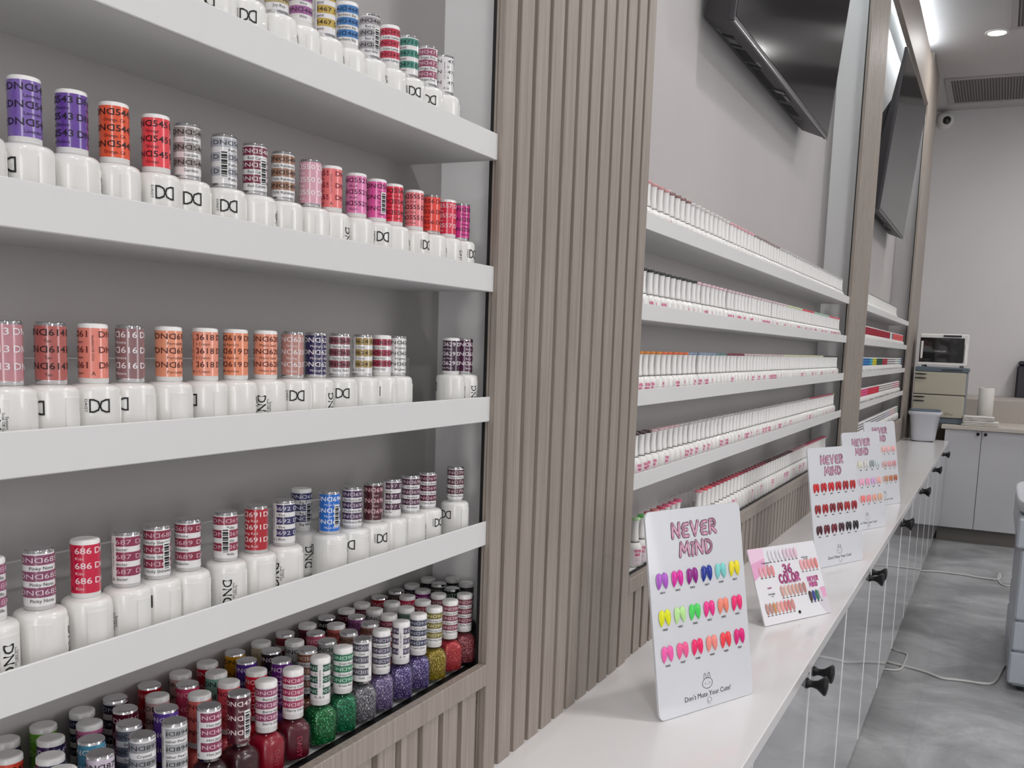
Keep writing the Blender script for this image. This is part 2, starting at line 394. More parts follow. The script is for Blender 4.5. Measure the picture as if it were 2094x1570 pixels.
# ------------------------------------------------------------------ long worktop and base cabinets
o = MB().bbox((XB, -0.9, ZT - 0.02), (0.2396, 5.795, ZT), TOP, 0.0012).obj('worktop')
tag(o, 'long white worktop running under the shelving from the foreground to the end cabinets', 'worktop')
def knob_mb(): 
    return MB().lathe([(0.0082, 0), (0.0085, 0.001), (0.0058, 0.006), (0.0052, 0.010), (0.0068, 0.0165), (0.0125, 0.024), (0.0150, 0.0275), (0.0152, 0.029), (0.013, 0.031), (0.006, 0.0325), (0.0, 0.033)], BLKM, 20, axis='x')
KNOB = knob_mb().mesh('knob')
def base_cabinet(yc, label):
    t = thing('base_cabinet', label, 'cabinet', (0, yc, 0), 0, 'base cabinets under the long worktop'); H = 0.3925
    m = MB(); m.box((XB, -H + 0.001, 0.133), (0.2130, H - 0.001, ZT - 0.0205), SHELF); m.box((XB, -H + 0.001, 0), (0.15, H - 0.001, 0.133), mat('#6d6965', 0.6))
    m.obj('carcass', t)
    for s in (-1, 1):
        a, b = (0.0016, H - 0.0016) if s > 0 else (-H + 0.0016, -0.0016)
        m = MB().bbox((0.0, a + 0.0016, 0.0), (0.0205, b - 0.0016, 0.417), DOORM, 0.0006)
        m.box((0.0, a, 0.0), (0.0212, a + 0.0016, 0.417), EDGE); m.box((0.0, b - 0.0016, 0.0), (0.0212, b, 0.417), EDGE)
        d = m.obj('door', t, (0.2135, 0, 0.1335))
        k = link('knob', KNOB, d, (0.0205, s * 0.031, 0.3965))
names = ['first fully seen', 'second', 'third', 'fourth', 'fifth', 'last']
base_cabinet(0.7025, 'gloss white two-door base cabinet mostly below the bottom edge of the picture')
for i in range(6):
    yc = 1.487 + 0.785 * i
    if i == 5: continue
    base_cabinet(yc, 'gloss white two-door base cabinet with black knobs, %s along the long worktop' % names[i])
t = thing('base_cabinet', 'gloss white two-door base cabinet closing the run, touching the end cabinets', 'cabinet', (0, 5.407, 0)); H = 0.386
MB().box((XB, -H, 0.133), (0.213, H, ZT - 0.0205), SHELF).box((XB, -H, 0), (0.15, H, 0.133), mat('#6d6965', 0.6)).obj('carcass', t)
for s in (-1, 1):
    a, b = (0.0016, H) if s > 0 else (-H, -0.0016)
    d = MB().bbox((0, a, 0), (0.0205, b, 0.417), DOORM, 0.0006).obj('door', t, (0.2135, 0, 0.1335)); link('knob', KNOB, d, (0.0205, s * 0.031, 0.3965))

# ------------------------------------------------------------------ end cabinets
ENDTOP = mat('#c4bdb5', 0.4, name='beige_end_counter')
YC = 5.80; X0 = 0.215
for i, xc in enumerate((0.215 + 0.19, 0.215 + 0.57)):
    pass
def end_cabinet(x0, xs, x1, label):
    t = thing('end_cabinet', label, 'cabinet', (x0, YC, 0))
    wd = x1 - x0
    m = MB().box((0, 0.02, 0.083), (wd - 0.001, 0.5, 0.640), SHELF).box((0, 0.04, 0), (wd - 0.001, 0.5, 0.083), mat('#6f6b67', 0.6, name='taupe_plinth')); m.obj('carcass', t)
    for (a, b, kx) in ((0.0, xs - x0 - 0.0015, xs - x0 - 0.018), (xs - x0 + 0.0015, wd - 0.002, xs - x0 + 0.020)):
        d = MB().bbox((a, 0, 0.083), (b, 0.019, 0.638), mat('#c9c9cc', 0.18, coat=0.6, name='white_satin_door'), 0.001).obj('door', t)
        MB().lathe([(0.0, -0.028), (0.008, -0.026), (0.0095, -0.022), (0.006, -0.014), (0.004, -0.006), (0.006, 0)], BLKM, 16, axis='y').obj('knob', d, (kx, 0, 0.622))
end_cabinet(0.216, 0.405, 0.640, 'white two-door end cabinet with black knobs, facing the camera beside the long worktop')
end_cabinet(0.641, 0.86, 1.10, 'white end cabinet to the right of the knobbed pair, mostly behind the plastic drawer cart')
end_cabinet(1.101, 1.40, 1.70, 'white end cabinet farthest right, outside the picture')
o = MB().bbox((0.195, YC - 0.02, 0.641), (1.72, 6.30, 0.662), ENDTOP, 0.001).obj('end_counter'); tag(o, 'beige counter top of the end cabinets, set a step above the long worktop', 'worktop')
o = MB().bbox((0.0005, 6.301, 0.0), (1.72, YE, 0.795), mat('#b5ada6', 0.6, name='beige_ledge_paint'), 0.002).obj('wall_ledge'); tag(o, 'low beige ledge along the end wall behind the counter', 'ledge')

# ------------------------------------------------------------------ televisions
SCREEN = mat('#131315', 0.09, coat=0.0, spec=0.32, name='dark_tv_glass'); TVB = mat('#3b393c', 0.45, name='black_tv_plastic'); TVG = mat('#8a8b8e', 0.3, metal=0.8, name='silver_latch')
def television(y0, y1, z, label, tilt=5.42, H=0.63):
    t = thing('television', label, 'television', (-0.036, (y0 + y1) / 2, z)); t.rotation_euler = (0, math.radians(tilt), 0); L = (y1 - y0) / 2
    MB().bbox((-0.012, -L, 0), (0, L, H), TVB, 0.002).obj('frame', t)
    MB().box((0, -L + 0.006, 0.010), (0.0008, L - 0.006, H - 0.006), SCREEN).obj('screen', t)
    MB().box((-0.0015, -L, -0.0022), (0.0022, L, -0.0002), mat('#9a9a9c', 0.25, metal=0.9)).obj('bottom_trim', t)
    m = MB(); vs = []
    for (x, yy, zz) in ((-0.012, L - 0.004, 0.003), (-0.069, L - 0.032, 0.016), (-0.069, L - 0.032, 0.36), (-0.034, L - 0.05, 0.44), (-0.012, L - 0.01, H - 0.02)): vs.append((x, yy, zz))
    a = [(x, -yy, zz) for (x, yy, zz) in vs]; n = len(vs); 
    m.add(vs + a, [tuple(range(n))[::-1], tuple(range(n, 2 * n))] + [(i, (i + 1) % n, n + (i + 1) % n, n + i) for i in range(n)], TVB)
    m.obj('rear_housing', t)
    # recesses, stickers and latches along the bottom
    dark = mat('#0a0a0b', 0.7); gy = mat('#6b6b6e', 0.5)
    sl = math.atan2(0.013, 0.054)
    def plate(name, ya, yb, xa, xb, mm, hgt=0.0012):
        def zz(x): return 0.003 + (-0.012 - x) * 0.013 / 0.054
        vs = [(xa, ya, zz(xa) - hgt), (xb, ya, zz(xb) - hgt), (xb, yb, zz(xb) - hgt), (xa, yb, zz(xa) - hgt), (xa, ya, zz(xa) + .002), (xb, ya, zz(xb) + .002), (xb, yb, zz(xb) + .002), (xa, yb, zz(xa) + .002)]
        MB().add(vs, [(0, 3, 2, 1), (4, 5, 6, 7), (0, 1, 5, 4), (1, 2, 6, 5), (2, 3, 7, 6), (3, 0, 4, 7)], mm) if False else None
        q = MB(); q.add(vs, [(0, 3, 2, 1), (4, 5, 6, 7), (0, 1, 5, 4), (1, 2, 6, 5), (2, 3, 7, 6), (3, 0, 4, 7)], mm); q.obj(name, t)
    S = L / 0.525
    for (p, q, xa, xb) in ((-0.30, -0.21, -0.060, -0.036), (-0.19, -0.165, -0.060, -0.034), (-0.15, 0.03, -0.060, -0.040), (0.04, 0.13, -0.060, -0.036), (0.17, 0.28, -0.060, -0.034), (-0.40, -0.385, -0.060, -0.036), (-0.335, -0.325, -0.060, -0.036)):
        plate('recess', p * S, q * S, xa, xb, dark)
    plate('sticker', -0.435 * S, -0.405 * S, -0.062, -0.055, gy); plate('sticker', -0.375 * S, -0.345 * S, -0.056, -0.038, gy); plate('sticker', -0.23 * S, -0.195 * S, -0.030, -0.024, mat('#a5a5a5', 0.4))
    plate('latch', 0.005, 0.03, -0.042, -0.018, TVG, 0.004); plate('latch', 0.05, 0.10, -0.028, -0.020, TVG, 0.003)
    plate('port', 0.31 * S, 0.325 * S, -0.058, -0.034, mat('#77726a', 0.5)); plate('port', 0.34 * S, 0.36 * S, -0.058, -0.034, mat('#55524d', 0.5))
    MB().box((-0.075, -0.12, 0.15), (-0.055, 0.12, 0.40), TVB).obj('wall_bracket', t)
    return t
television(1.80, 2.85, 1.634, 'large flat television tilted forward above the first row of white bottles, nearer one')
television(4.15, 5.20, 1.620, 'flat television tilted forward in the far bay, fully framed by its wood header')
o = MB().tube([(-0.105, 4.05, 2.00), (-0.095, 4.00, 2.03), (-0.09, 3.97, 1.98), (-0.09, 3.98, 1.90), (-0.085, 4.05, 1.84), (-0.08, 4.16, 1.80)], 0.003, BLKM).obj('television_cable'); tag(o, 'thin black cable looping out behind the farther television', 'cable')

# ------------------------------------------------------------------ gel polish bottles (near bay)
RB, RC = 0.0142, 0.0083; HBODY = 0.0372; HCAP = 0.035
def body_mesh():
    m = MB()
    m.lathe([(0.0125, 0), (0.0138, 0.0008), (RB, 0.002), (RB, 0.0322), (0.0140, 0.0338), (0.0133, 0.0351), (0.0121, 0.0360), (0.0100, 0.0365), (0.0078, 0.0367), (0.0074, 0.0372)], WHITEP, 36)
    for t in (PI / 2, PI, -PI / 2): m.wrap_patch(RB + 0.0006, t - 0.40, t + 0.40, 0.003, 0.0300, WHITEP, RB - 0.001)
    z = 0.0243; r = RB + 0.0003
    m.text_wrap(text('D', 0.0), r, -0.19, z, 0.0082, INK, 0.0062); m.text_wrap(text('\u15e1', 0.0), r, 0.19, z, 0.0082, INK, 0.0062)
    m.text_wrap(text('DAISY'), r, -0.52, z, 0.0015, INK, 0.0078, vert=True)
    # turn small name to read upward
    r2 = RB + 0.0008
    m.text_wrap(text(LG, 0.01), r2, PI - 0.1, 0.0165, 0.0062, INK, 0.018, vert=True)
    m.text_wrap(text('Soak Off Gel'), r2, PI + 0.2, 0.0175, 0.0015, INK, 0.011, vert=True); m.text_wrap(text('System'), r2, PI + 0.32, 0.0175, 0.0015, INK, 0.007, vert=True)
    return m.mesh('gel_bottle_body')
GBODY = body_mesh()
def cap_mesh(m_, h=HCAP, z0=HBODY, name='bottle_cap'):
    q = MB(); ch = 0.0008 if m_ is CHROME else 0.0010
    q.lathe([(RC - 0.0004, z0), (RC, z0 + 0.0004), (RC, z0 + h - ch), (RC - ch * 0.5, z0 + h - 0.0003), (RC - ch * 1.4, z0 + h)], m_, 32)
    if m_ is CAPW: q.lathe([(RC - 0.0022, z0 + h - 0.0001), (RC - 0.0026, z0 + h + 0.0002), (RC - 0.0030, z0 + h - 0.0001)], m_, 24, capb=False, capt=False)
    return q.mesh(name)
CAPM = {('w', 0): cap_mesh(CAPW), ('c', 0): cap_mesh(CHROME), ('w', 1): cap_mesh(CAPW, 0.040, 0.038), ('c', 1): cap_mesh(CHROME, 0.040, 0.038)}
def face(x, y): return math.atan2(CY - y, CX - x)
def cyl(m, r, z0, z1, mm, n=40): m.lathe([(r, z0), (r, z1)], mm, n, capb=False, capt=False)
def sleeve(num, name, style, c1, c2, ends, fa, phase=3.0, extra='', tall=0, base='#eeecec'):
    m = MB(); z0 = (0.038 if tall else HBODY); h = (0.040 if tall else HCAP); r = RC + 0.0001
    a0, a1 = (0.0024, 0.0022) if ends == 'c' else (0.0030, 0.0026)
    if tall and ends == 'w': a0, a1 = 0.0045, 0.0038
    bot, top = z0 + a0, z0 + h - a1
    H = top - bot
    if tall: tx = [top - f * H for f in (0.13, 0.44, 0.75)]; sx = [top - f * H for f in (0.285, 0.595, 0.90)]; bh = 0.19 * H
    else: tx = [top - f * H for f in (0.12, 0.43, 0.74)]; sx = [top - f * H for f in (0.275, 0.585, 0.90)]; bh = 0.19 * H
    period = 2 * PI * r / 2
    tm = text(LG + ' ' + num + ' ', 0.012); nm = text(name)
    shift = (0.5 - phase / 6.0) * period / r            # brings character 'phase' to the front
    if style == 'S':
        bm = mat(c1, 0.22, coat=1.0); tmm = mat(c2, 0.45); cyl(m, r, bot, top, bm)
        nmm = mat(c2, 0.45)
        for row in range(3):
            for k in range(2):
                th = fa + shift + k * PI
                m.text_wrap(tm, r + 0.0002, th, tx[row], 0.0036, tmm, period * 0.95)
                m.text_wrap(nm, r + 0.0002, th + 0.25, sx[row], 0.0018, nmm, min(period * 0.62, 0.0021 * len(name) * 0.62))
    else:
        tm = text(LG + ' ' + num + ' ', 0.0)
        bm = mat(base, 0.22, coat=1.0); bd = mat(c1, 0.25, coat=1.0); tmm = mat(c2, 0.45); cyl(m, r, bot, top, bm)
        for row in range(3):
            cyl(m, r + 0.00008, tx[row] - bh / 2, tx[row] + bh / 2, bd)
            for k in range(2):
                th = fa + shift + k * PI
                m.text_wrap(tm, r + 0.0003, th, tx[row], 0.0029, tmm, period * 0.93)
                m.text_wrap(nm, r + 0.0003, th + 0.2, sx[row], 0.0019, INK, min(period * 0.7, 0.0022 * len(name) * 0.62))
    if extra:
        side = (0.75 if extra[0] == 'b' else 0.95) if extra[-1] == 'r' else (-0.95 if extra[-1] == 'l' else 0.0)
        if extra[0] == 'b':      # bar code block
            t0 = fa + side - 0.30; t1 = fa + side + 0.30; m.wrap_patch(r + 0.0004, t0, t1, bot + 0.12 * H, bot + 0.72 * H, mat('#f2f2f2', 0.4))
            for q in range(14):
                zz = bot + (0.15 + 0.54 * q / 14) * H; m.wrap_patch(r + 0.0005, t0 + 0.08, t1 - 0.08, zz, zz + 0.0005 + 0.0004 * (q * 7 % 3), INK, n=3)
        else:                    # plain vertical strip with tiny print
            t0 = fa + side - 0.24; t1 = fa + side + 0.24; m.wrap_patch(r + 0.0004, t0, t1, bot, top, mat(base if style == 'B' else c1, 0.3, coat=0.4))
            m.text_wrap(text('Assembled in USA  0.5 fl.oz'), r + 0.0005, fa + side, (bot + top) / 2 + 0.003, 0.0014, INK, 0.015, vert=True)
            m.text_wrap(text('A'), r + 0.0005, fa + side, bot + 0.0028, 0.0024, INK)
    return m.mesh('label_sleeve')
def gel(x, y, z, num, name, style, c1, c2, ends, phase, body, look, where, extra='', base='#eeecec'):
    t = thing('gel_polish_bottle', 'white gel polish bottle, %s sleeve printed %s, %s' % (look, num, where.replace(' of the near bay', ', near bay').replace(', set back behind its neighbours', ', set back')), 'nail polish bottle', (x, y, z), 0, 'gel polish bottles on the ' + where.split(' of ')[0].split(',')[0])
    fa = face(x, y); kind, off = body[0], float(body[1:])
    rot = {'L': 0, 'P': -PI / 2, 'V': -PI, 'Q': PI / 2}[kind]
    link('body', GBODY, t, rz=fa + rot + math.radians(off))
    c = link('cap', CAPM[(ends, 0)], t)
    link('label_sleeve', sleeve(num, name, style, c1, c2, ends, fa, phase, extra, 0, base), c)
    return t
K = '#1a1417'; Wt = '#f0e9ec'
G2 = [  # second shelf
 (0.3340, '541', 'Pixie', 'S', '#7d5aa8', K, 'w', 3, 'L-70', 'purple', ''),
 (0.3631, '542', 'Lavender', 'S', '#7f62b2', '#221a30', 'w', 2.4, 'L-42', 'light purple', ''), (0.3924, '543', 'Purple Passion', 'S', '#6a44a0', '#221a30', 'w', 5.6, 'P5', 'deep purple', ''),
 (0.4213, '544', 'Orange, CA', 'S', '#ee5a33', '#2a1618', 'w', 3.4, 'L-55', 'orange', ''), (0.4526, '545', 'Orange', 'S', '#ee4750', '#3a1018', 'w', 4.0, 'L20', 'coral red', ''),
 (0.4782, '546', 'Gardens', 'B', '#9b9490', K, 'c', 2.8, 'L12', 'silver grey striped', ''), (0.5110, '547', 'Falls', 'B', '#b4b6be', '#3a3a44', 'c', 2, 'L12', 'pale silver bar-coded', 'bc'),
 (0.5407, '548', 'Red Carpet', 'B', '#7b2540', Wt, 'c', 3, 'P0', 'maroon striped', 'br'), (0.5702, '549', 'Falls Rainbow', 'B', '#a07860', K, 'c', 3.2, 'L-40', 'bronze striped', ''),
 (0.6013, '550', 'Dusk', 'S', '#e3aabb', '#fbf3f5', 'c', 5, 'V-50', 'pale pink', ''), (0.6267, '551', 'Peach', 'S', '#f47e7c', '#7d1f30', 'w', 5.5, 'P-25', 'salmon pink', 'sc'),
 (0.6591, '552', 'Blush', 'S', '#ea84ba', '#5a1840', 'w', 4, 'P10', 'orchid pink', ''), (0.6874, '553', 'Foxy', 'S', '#e85fa8', '#551538', 'w', 2.5, 'L25', 'hot pink', 'br'),
 (0.7122, '554', 'Fresh Coral', 'S', '#e8344a', '#4a0c1c', 'w', 3.5, 'P0', 'scarlet', ''), (0.7452, '555', 'Peach Fuzz', 'S', '#f3868c', '#5a1c28', 'w', 4.6, 'L58', 'peach pink', ''),
 (0.7742, '556', 'Coral Reef', 'S', '#f04a3c', '#7a1420', 'c', 5.2, 'P0', 'orange red', ''), (0.8022, '557', 'Hot', 'S', '#e0304e', '#f4d9dd', 'w', 4.7, 'P-15', 'crimson', ''), (0.8285, '558', 'Blossom', 'S', '#d83a92', '#3c1030', 'c', 2.4, 'L60', 'magenta', '')]
for (y, num, nm, st, c1, c2, en, ph, bd, look, ex) in G2:
    gel(-0.030, y, SH1[1] - 0.0146, num, nm, st, c1, c2, en, ph, bd, look, 'second shelf of the near bay', ex)
G3 = [
 (0.3190, '612', 'Rose', 'S', '#c98a92', Wt, 'c', 3, 'P0', 'rose', ''), (0.3477, '613', 'Rose', 'S', '#c68a92', Wt, 'c', 5.4, 'V-20', 'dusty rose', ''), (0.3748, '614', 'Tan', 'S', '#b5605a', '#3a1c1c', 'c', 3.8, 'L-38', 'brick rose', ''),
 (0.4032, '615', 'Dream', 'S', '#ef8f7e', '#6e2c28', 'w', 5.5, 'L12', 'peach coral', 'sc'), (0.4299, '616', 'Havana', 'S', '#8f6a6c', Wt, 'c', 4.8, 'L-28', 'mauve brown', ''),
 (0.4606, '617', 'Porcelain', 'S', '#f09a78', '#5f2f28', 'w', 2.4, 'L-62', 'light peach', ''), (0.4924, '618', 'Peach Cream', 'S', '#f39e82', '#5f2f28', 'w', 4.4, 'L-45', 'soft peach', 'sl'),
 (0.5211, '619', 'Sweet Apricot', 'S', '#f29670', '#5f2f28', 'w', 4.8, 'P-5', 'apricot', ''), (0.5516, '620', 'Miami Sand', 'S', '#f29e80', '#5f2f28', 'w', 3.0, 'V-5', 'sandy peach', ''),
 (0.5813, '621', 'Nutmeg', 'S', '#bd8a80', Wt, 'c', 3.6, 'L15', 'dusty tan', ''), (0.6086, '622', 'Midnight Blue', 'S', '#2a2656', Wt, 'c', 2.6, 'V60', 'navy blue', ''),
 (0.6390, '623', 'Santa Stars', 'B', '#8d4a55', K, 'c', 3, 'L12', 'rust striped', ''), (0.6703, '624', 'Cosmic Dust', 'B', '#a89055', K, 'c', 4.6, 'P25', 'gold striped', 'sl'),
 (0.6981, '625', 'Merry Ven', 'B', '#a63a52', '#4a1020', 'w', 4, 'L-25', 'crimson striped', ''), (0.7214, '626', 'Brighten', 'B', '#d9dad8', K, 'c', 2.5, 'P10', 'silvery white', ''),
 (0.8155, '629', 'Secret Plum', 'S', '#3f1f3a', Wt, 'w', 4.8, 'P0', 'dark plum', ''), (0.8413, '630', 'Berry', 'S', '#4e2042', Wt, 'c', 2.4, 'V50', 'dark wine', '')]
for (y, num, nm, st, c1, c2, en, ph, bd, look, ex) in G3:
    gel(-0.030, y, SH1[2] - 0.0146, num, nm, st, c1, c2, en, ph, bd, look, 'third shelf of the near bay', ex)
G4 = [
 (0.3330, '684', 'Pink Tulle', 'B', '#9a5a78', '#d8a8bc', 'w', 3, 'V40', 'mauve striped', ''), (0.3633, '685', 'Pinky Nova', 'B', '#8a4a68', '#e2d0d8', 'c', 3, 'P0', 'plum striped', ''), (0.3944, '686', 'Sexy Kiss', 'S', '#cf1440', '#f6dbe0', 'w', 5, 'P25', 'bright red', 'sl'),
 (0.4242, '687', 'Grape Nectar', 'B', '#8e2f50', '#dcb4c2', 'c', 5, 'V-42', 'burgundy striped', 'sl'), (0.4487, '688', 'Holly Shimmer', 'B', '#8c2c44', '#dcb4c2', 'c', 3, 'L-35', 'deep red striped', 'br'),
 (0.4752, '689', 'Red Ribbons', 'B', '#8a2840', '#dcb4c2', 'c', 5, 'P10', 'wine striped', ''), (0.5103, '690', 'Ruby', 'B', '#912a44', '#dcb4c2', 'c', 2.5, 'V10', 'red bar-coded', 'bc'),
 (0.5417, '691', 'Striking Red', 'S', '#b4222e', '#f4dede', 'c', 5, 'V-60', 'solid red', ''), (0.5724, '692', 'Deep Blue', 'B', '#33325e', '#e0e0ee', 'c', 4.6, 'V-20', 'indigo striped', 'sl'),
 (0.6280, '694', 'Moon River', 'S', '#1f6fd0', '#eef4fb', 'c', 3, 'P5', 'bright blue', 'br'), (0.6584, '695', 'Blackberry Blast', 'B', '#4a3050', '#d8ccd8', 'c', 3, 'L-12', 'blackberry striped', ''),
 (0.6888, '696', 'Plum', 'S', '#4b1622', '#e2b8c0', 'c', 3, 'L38', 'dark maroon', ''), (0.7174, '697', 'Cosmo Sir', 'B', '#4a2c40', '#d8c4d0', 'c', 4.6, 'V-55', 'aubergine striped', 'sl'),
 (0.7487, '698', 'Amethyst', 'B', '#563448', '#dcc4d0', 'c', 3, 'P0', 'amethyst striped', ''), (0.7776, '699', 'Cherry Bomb', 'B', '#5b2038', '#dcb8c4', 'c', 3, 'L55', 'cherry striped', ''), (0.8301, '701', 'Vienna Wine', 'B', '#54303c', '#dcc4cc', 'c', 3, 'L-38', 'wine brown striped', '')]
for (y, num, nm, st, c1, c2, en, ph, bd, look, ex) in G4:
    gel(-0.030, y, SH1[3] - 0.0146, num, nm, st, c1, c2, en, ph, bd, look, 'fourth shelf of the near bay', ex)
gel(-0.056, 0.6240, SH1[3] - 0.0146, '693', 'Big Bang', 'B', '#2c3060', '#e0e0ee', 'w', 2.5, 'V30', 'blue bar-coded', 'fourth shelf of the near bay, set back behind its neighbours', 'br')
G1 = [
 (0.4730, '462', 'Gold', 'B', '#a09060', K, 'c', 3, 'L0', 'gold-striped', ''), (0.5020, '463', 'Rose', 'B', '#a09060', K, 'w', 3, 'L-20', 'pink-striped', ''), (0.5308, '464', 'Sky', 'B', '#8090a0', K, 'c', 3, 'L10', 'blue-grey striped', ''),
 (0.5632, '465', 'Joy Roy', 'B', '#b8a878', K, 'c', 3, 'P0', 'yellow striped', ''), (0.5891, '466', 'Wine', 'B', '#a0609a', '#40203c', 'w', 3, 'L-50', 'violet striped', ''),
 (0.6169, '467', 'Legend', 'B', '#c4a84e', K, 'c', 4.5, 'P0', 'gold banded', 'sl'), (0.6453, '468', 'Northern Sky', 'B', '#3f7fc0', '#16284a', 'w', 3.6, 'L-60', 'sky blue striped', ''), (0.6747, '469', 'Red Gala', 'B', '#a8a4a6', K, 'c', 3, 'P-10', 'grey bar-coded', 'br'),
 (0.7032, '470', 'Love Letter', 'B', '#c8324e', '#6a1024', 'w', 3, 'P0', 'red striped', ''), (0.7322, '471', 'Emerald', 'B', '#3f8a7c', '#10302c', 'c', 5, 'L25', 'green striped', ''), (0.7630, '472', 'Forget Pink', 'B', '#9a4a68', '#e8ccd8', 'c', 3.4, 'L10', 'mauve-red striped', ''), (0.7917, '473', 'Rose', 'B', '#efeeee', K, 'c', 3, 'P20', 'plain white', 'sc')]
for (y, num, nm, st, c1, c2, en, ph, bd, look, ex) in G1:
    gel(-0.030, y, SH1[0] - 0.0146, num, nm, st, c1, c2, en, ph, bd, look, 'top shelf of the near bay', ex)

# ------------------------------------------------------------------ glass polish bottles on the bottom ledge
ZL = 0.690
def sq(r, t, p=4.5):
    c, s = abs(math.cos(t)), abs(math.sin(t)); return r / ((c ** p + s ** p) ** (1 / p))
def sq_lathe(m, prof, mm, n=32, p=4.5, cap=True):
    vs = []; 
    for (r, z, pp) in prof:
        for i in range(n):
            t = 2 * PI * i / n; q = sq(r, t, pp); vs.append((q * math.cos(t), q * math.sin(t), z))
    fs = [(j * n + i, j * n + (i + 1) % n, (j + 1) * n + (i + 1) % n, (j + 1) * n + i) for j in range(len(prof) - 1) for i in range(n)]
    if cap: fs += [tuple(range(n))[::-1], tuple(range(len(vs) - n, len(vs)))]
    m.add(vs, fs, mm, True)
gm = MB(); sq_lathe(gm, [(0.0105, 0, 4.5), (0.0118, 0.0006, 4.5), (0.0121, 0.003, 4.5), (0.0123, 0.028, 4.5), (0.0118, 0.0318, 3.5), (0.0100, 0.0345, 2.6), (0.0078, 0.0360, 2.0), (0.0072, 0.0381, 2.0)], GLASS)
GLSHELL = gm.mesh('glass_shell')
LIQ = {}
def liquid(mm, key, emb=False):
    if key in LIQ: return LIQ[key]
    m = MB(); sq_lathe(m, [(0.0085, 0.0042, 3), (0.0104, 0.0052, 4), (0.0110, 0.007, 4.5), (0.0112, 0.0275, 4.5), (0.0108, 0.0308, 3.5), (0.0090, 0.0335, 2.6), (0.0068, 0.0352, 2.0)], mm)
    if emb: m.text_wrap(text('DAISY'), 0.01222, 0.0, 0.016, 0.0042, mat(emb, 0.3), 0.017, vert=True)
    LIQ[key] = m.mesh('polish'); return LIQ[key]
GL = dict(redglit=('#3a1018', '#8c2c38', '#f0b8b8'), coral=('#6a1420', '#b02838', '#f0805c'), gold=('#443608', '#8c7614', '#f8ec84'), violet=('#1c1434', '#4c3c7c', '#e4dcf8'), lav=('#2c2244', '#685884', '#e8e0f4'), silver=('#28262e', '#6c6a72', '#ffffff'), green=('#022c12', '#06602a', '#70e8a0'), dgreen=('#02301c', '#07603c', '#50d898'))
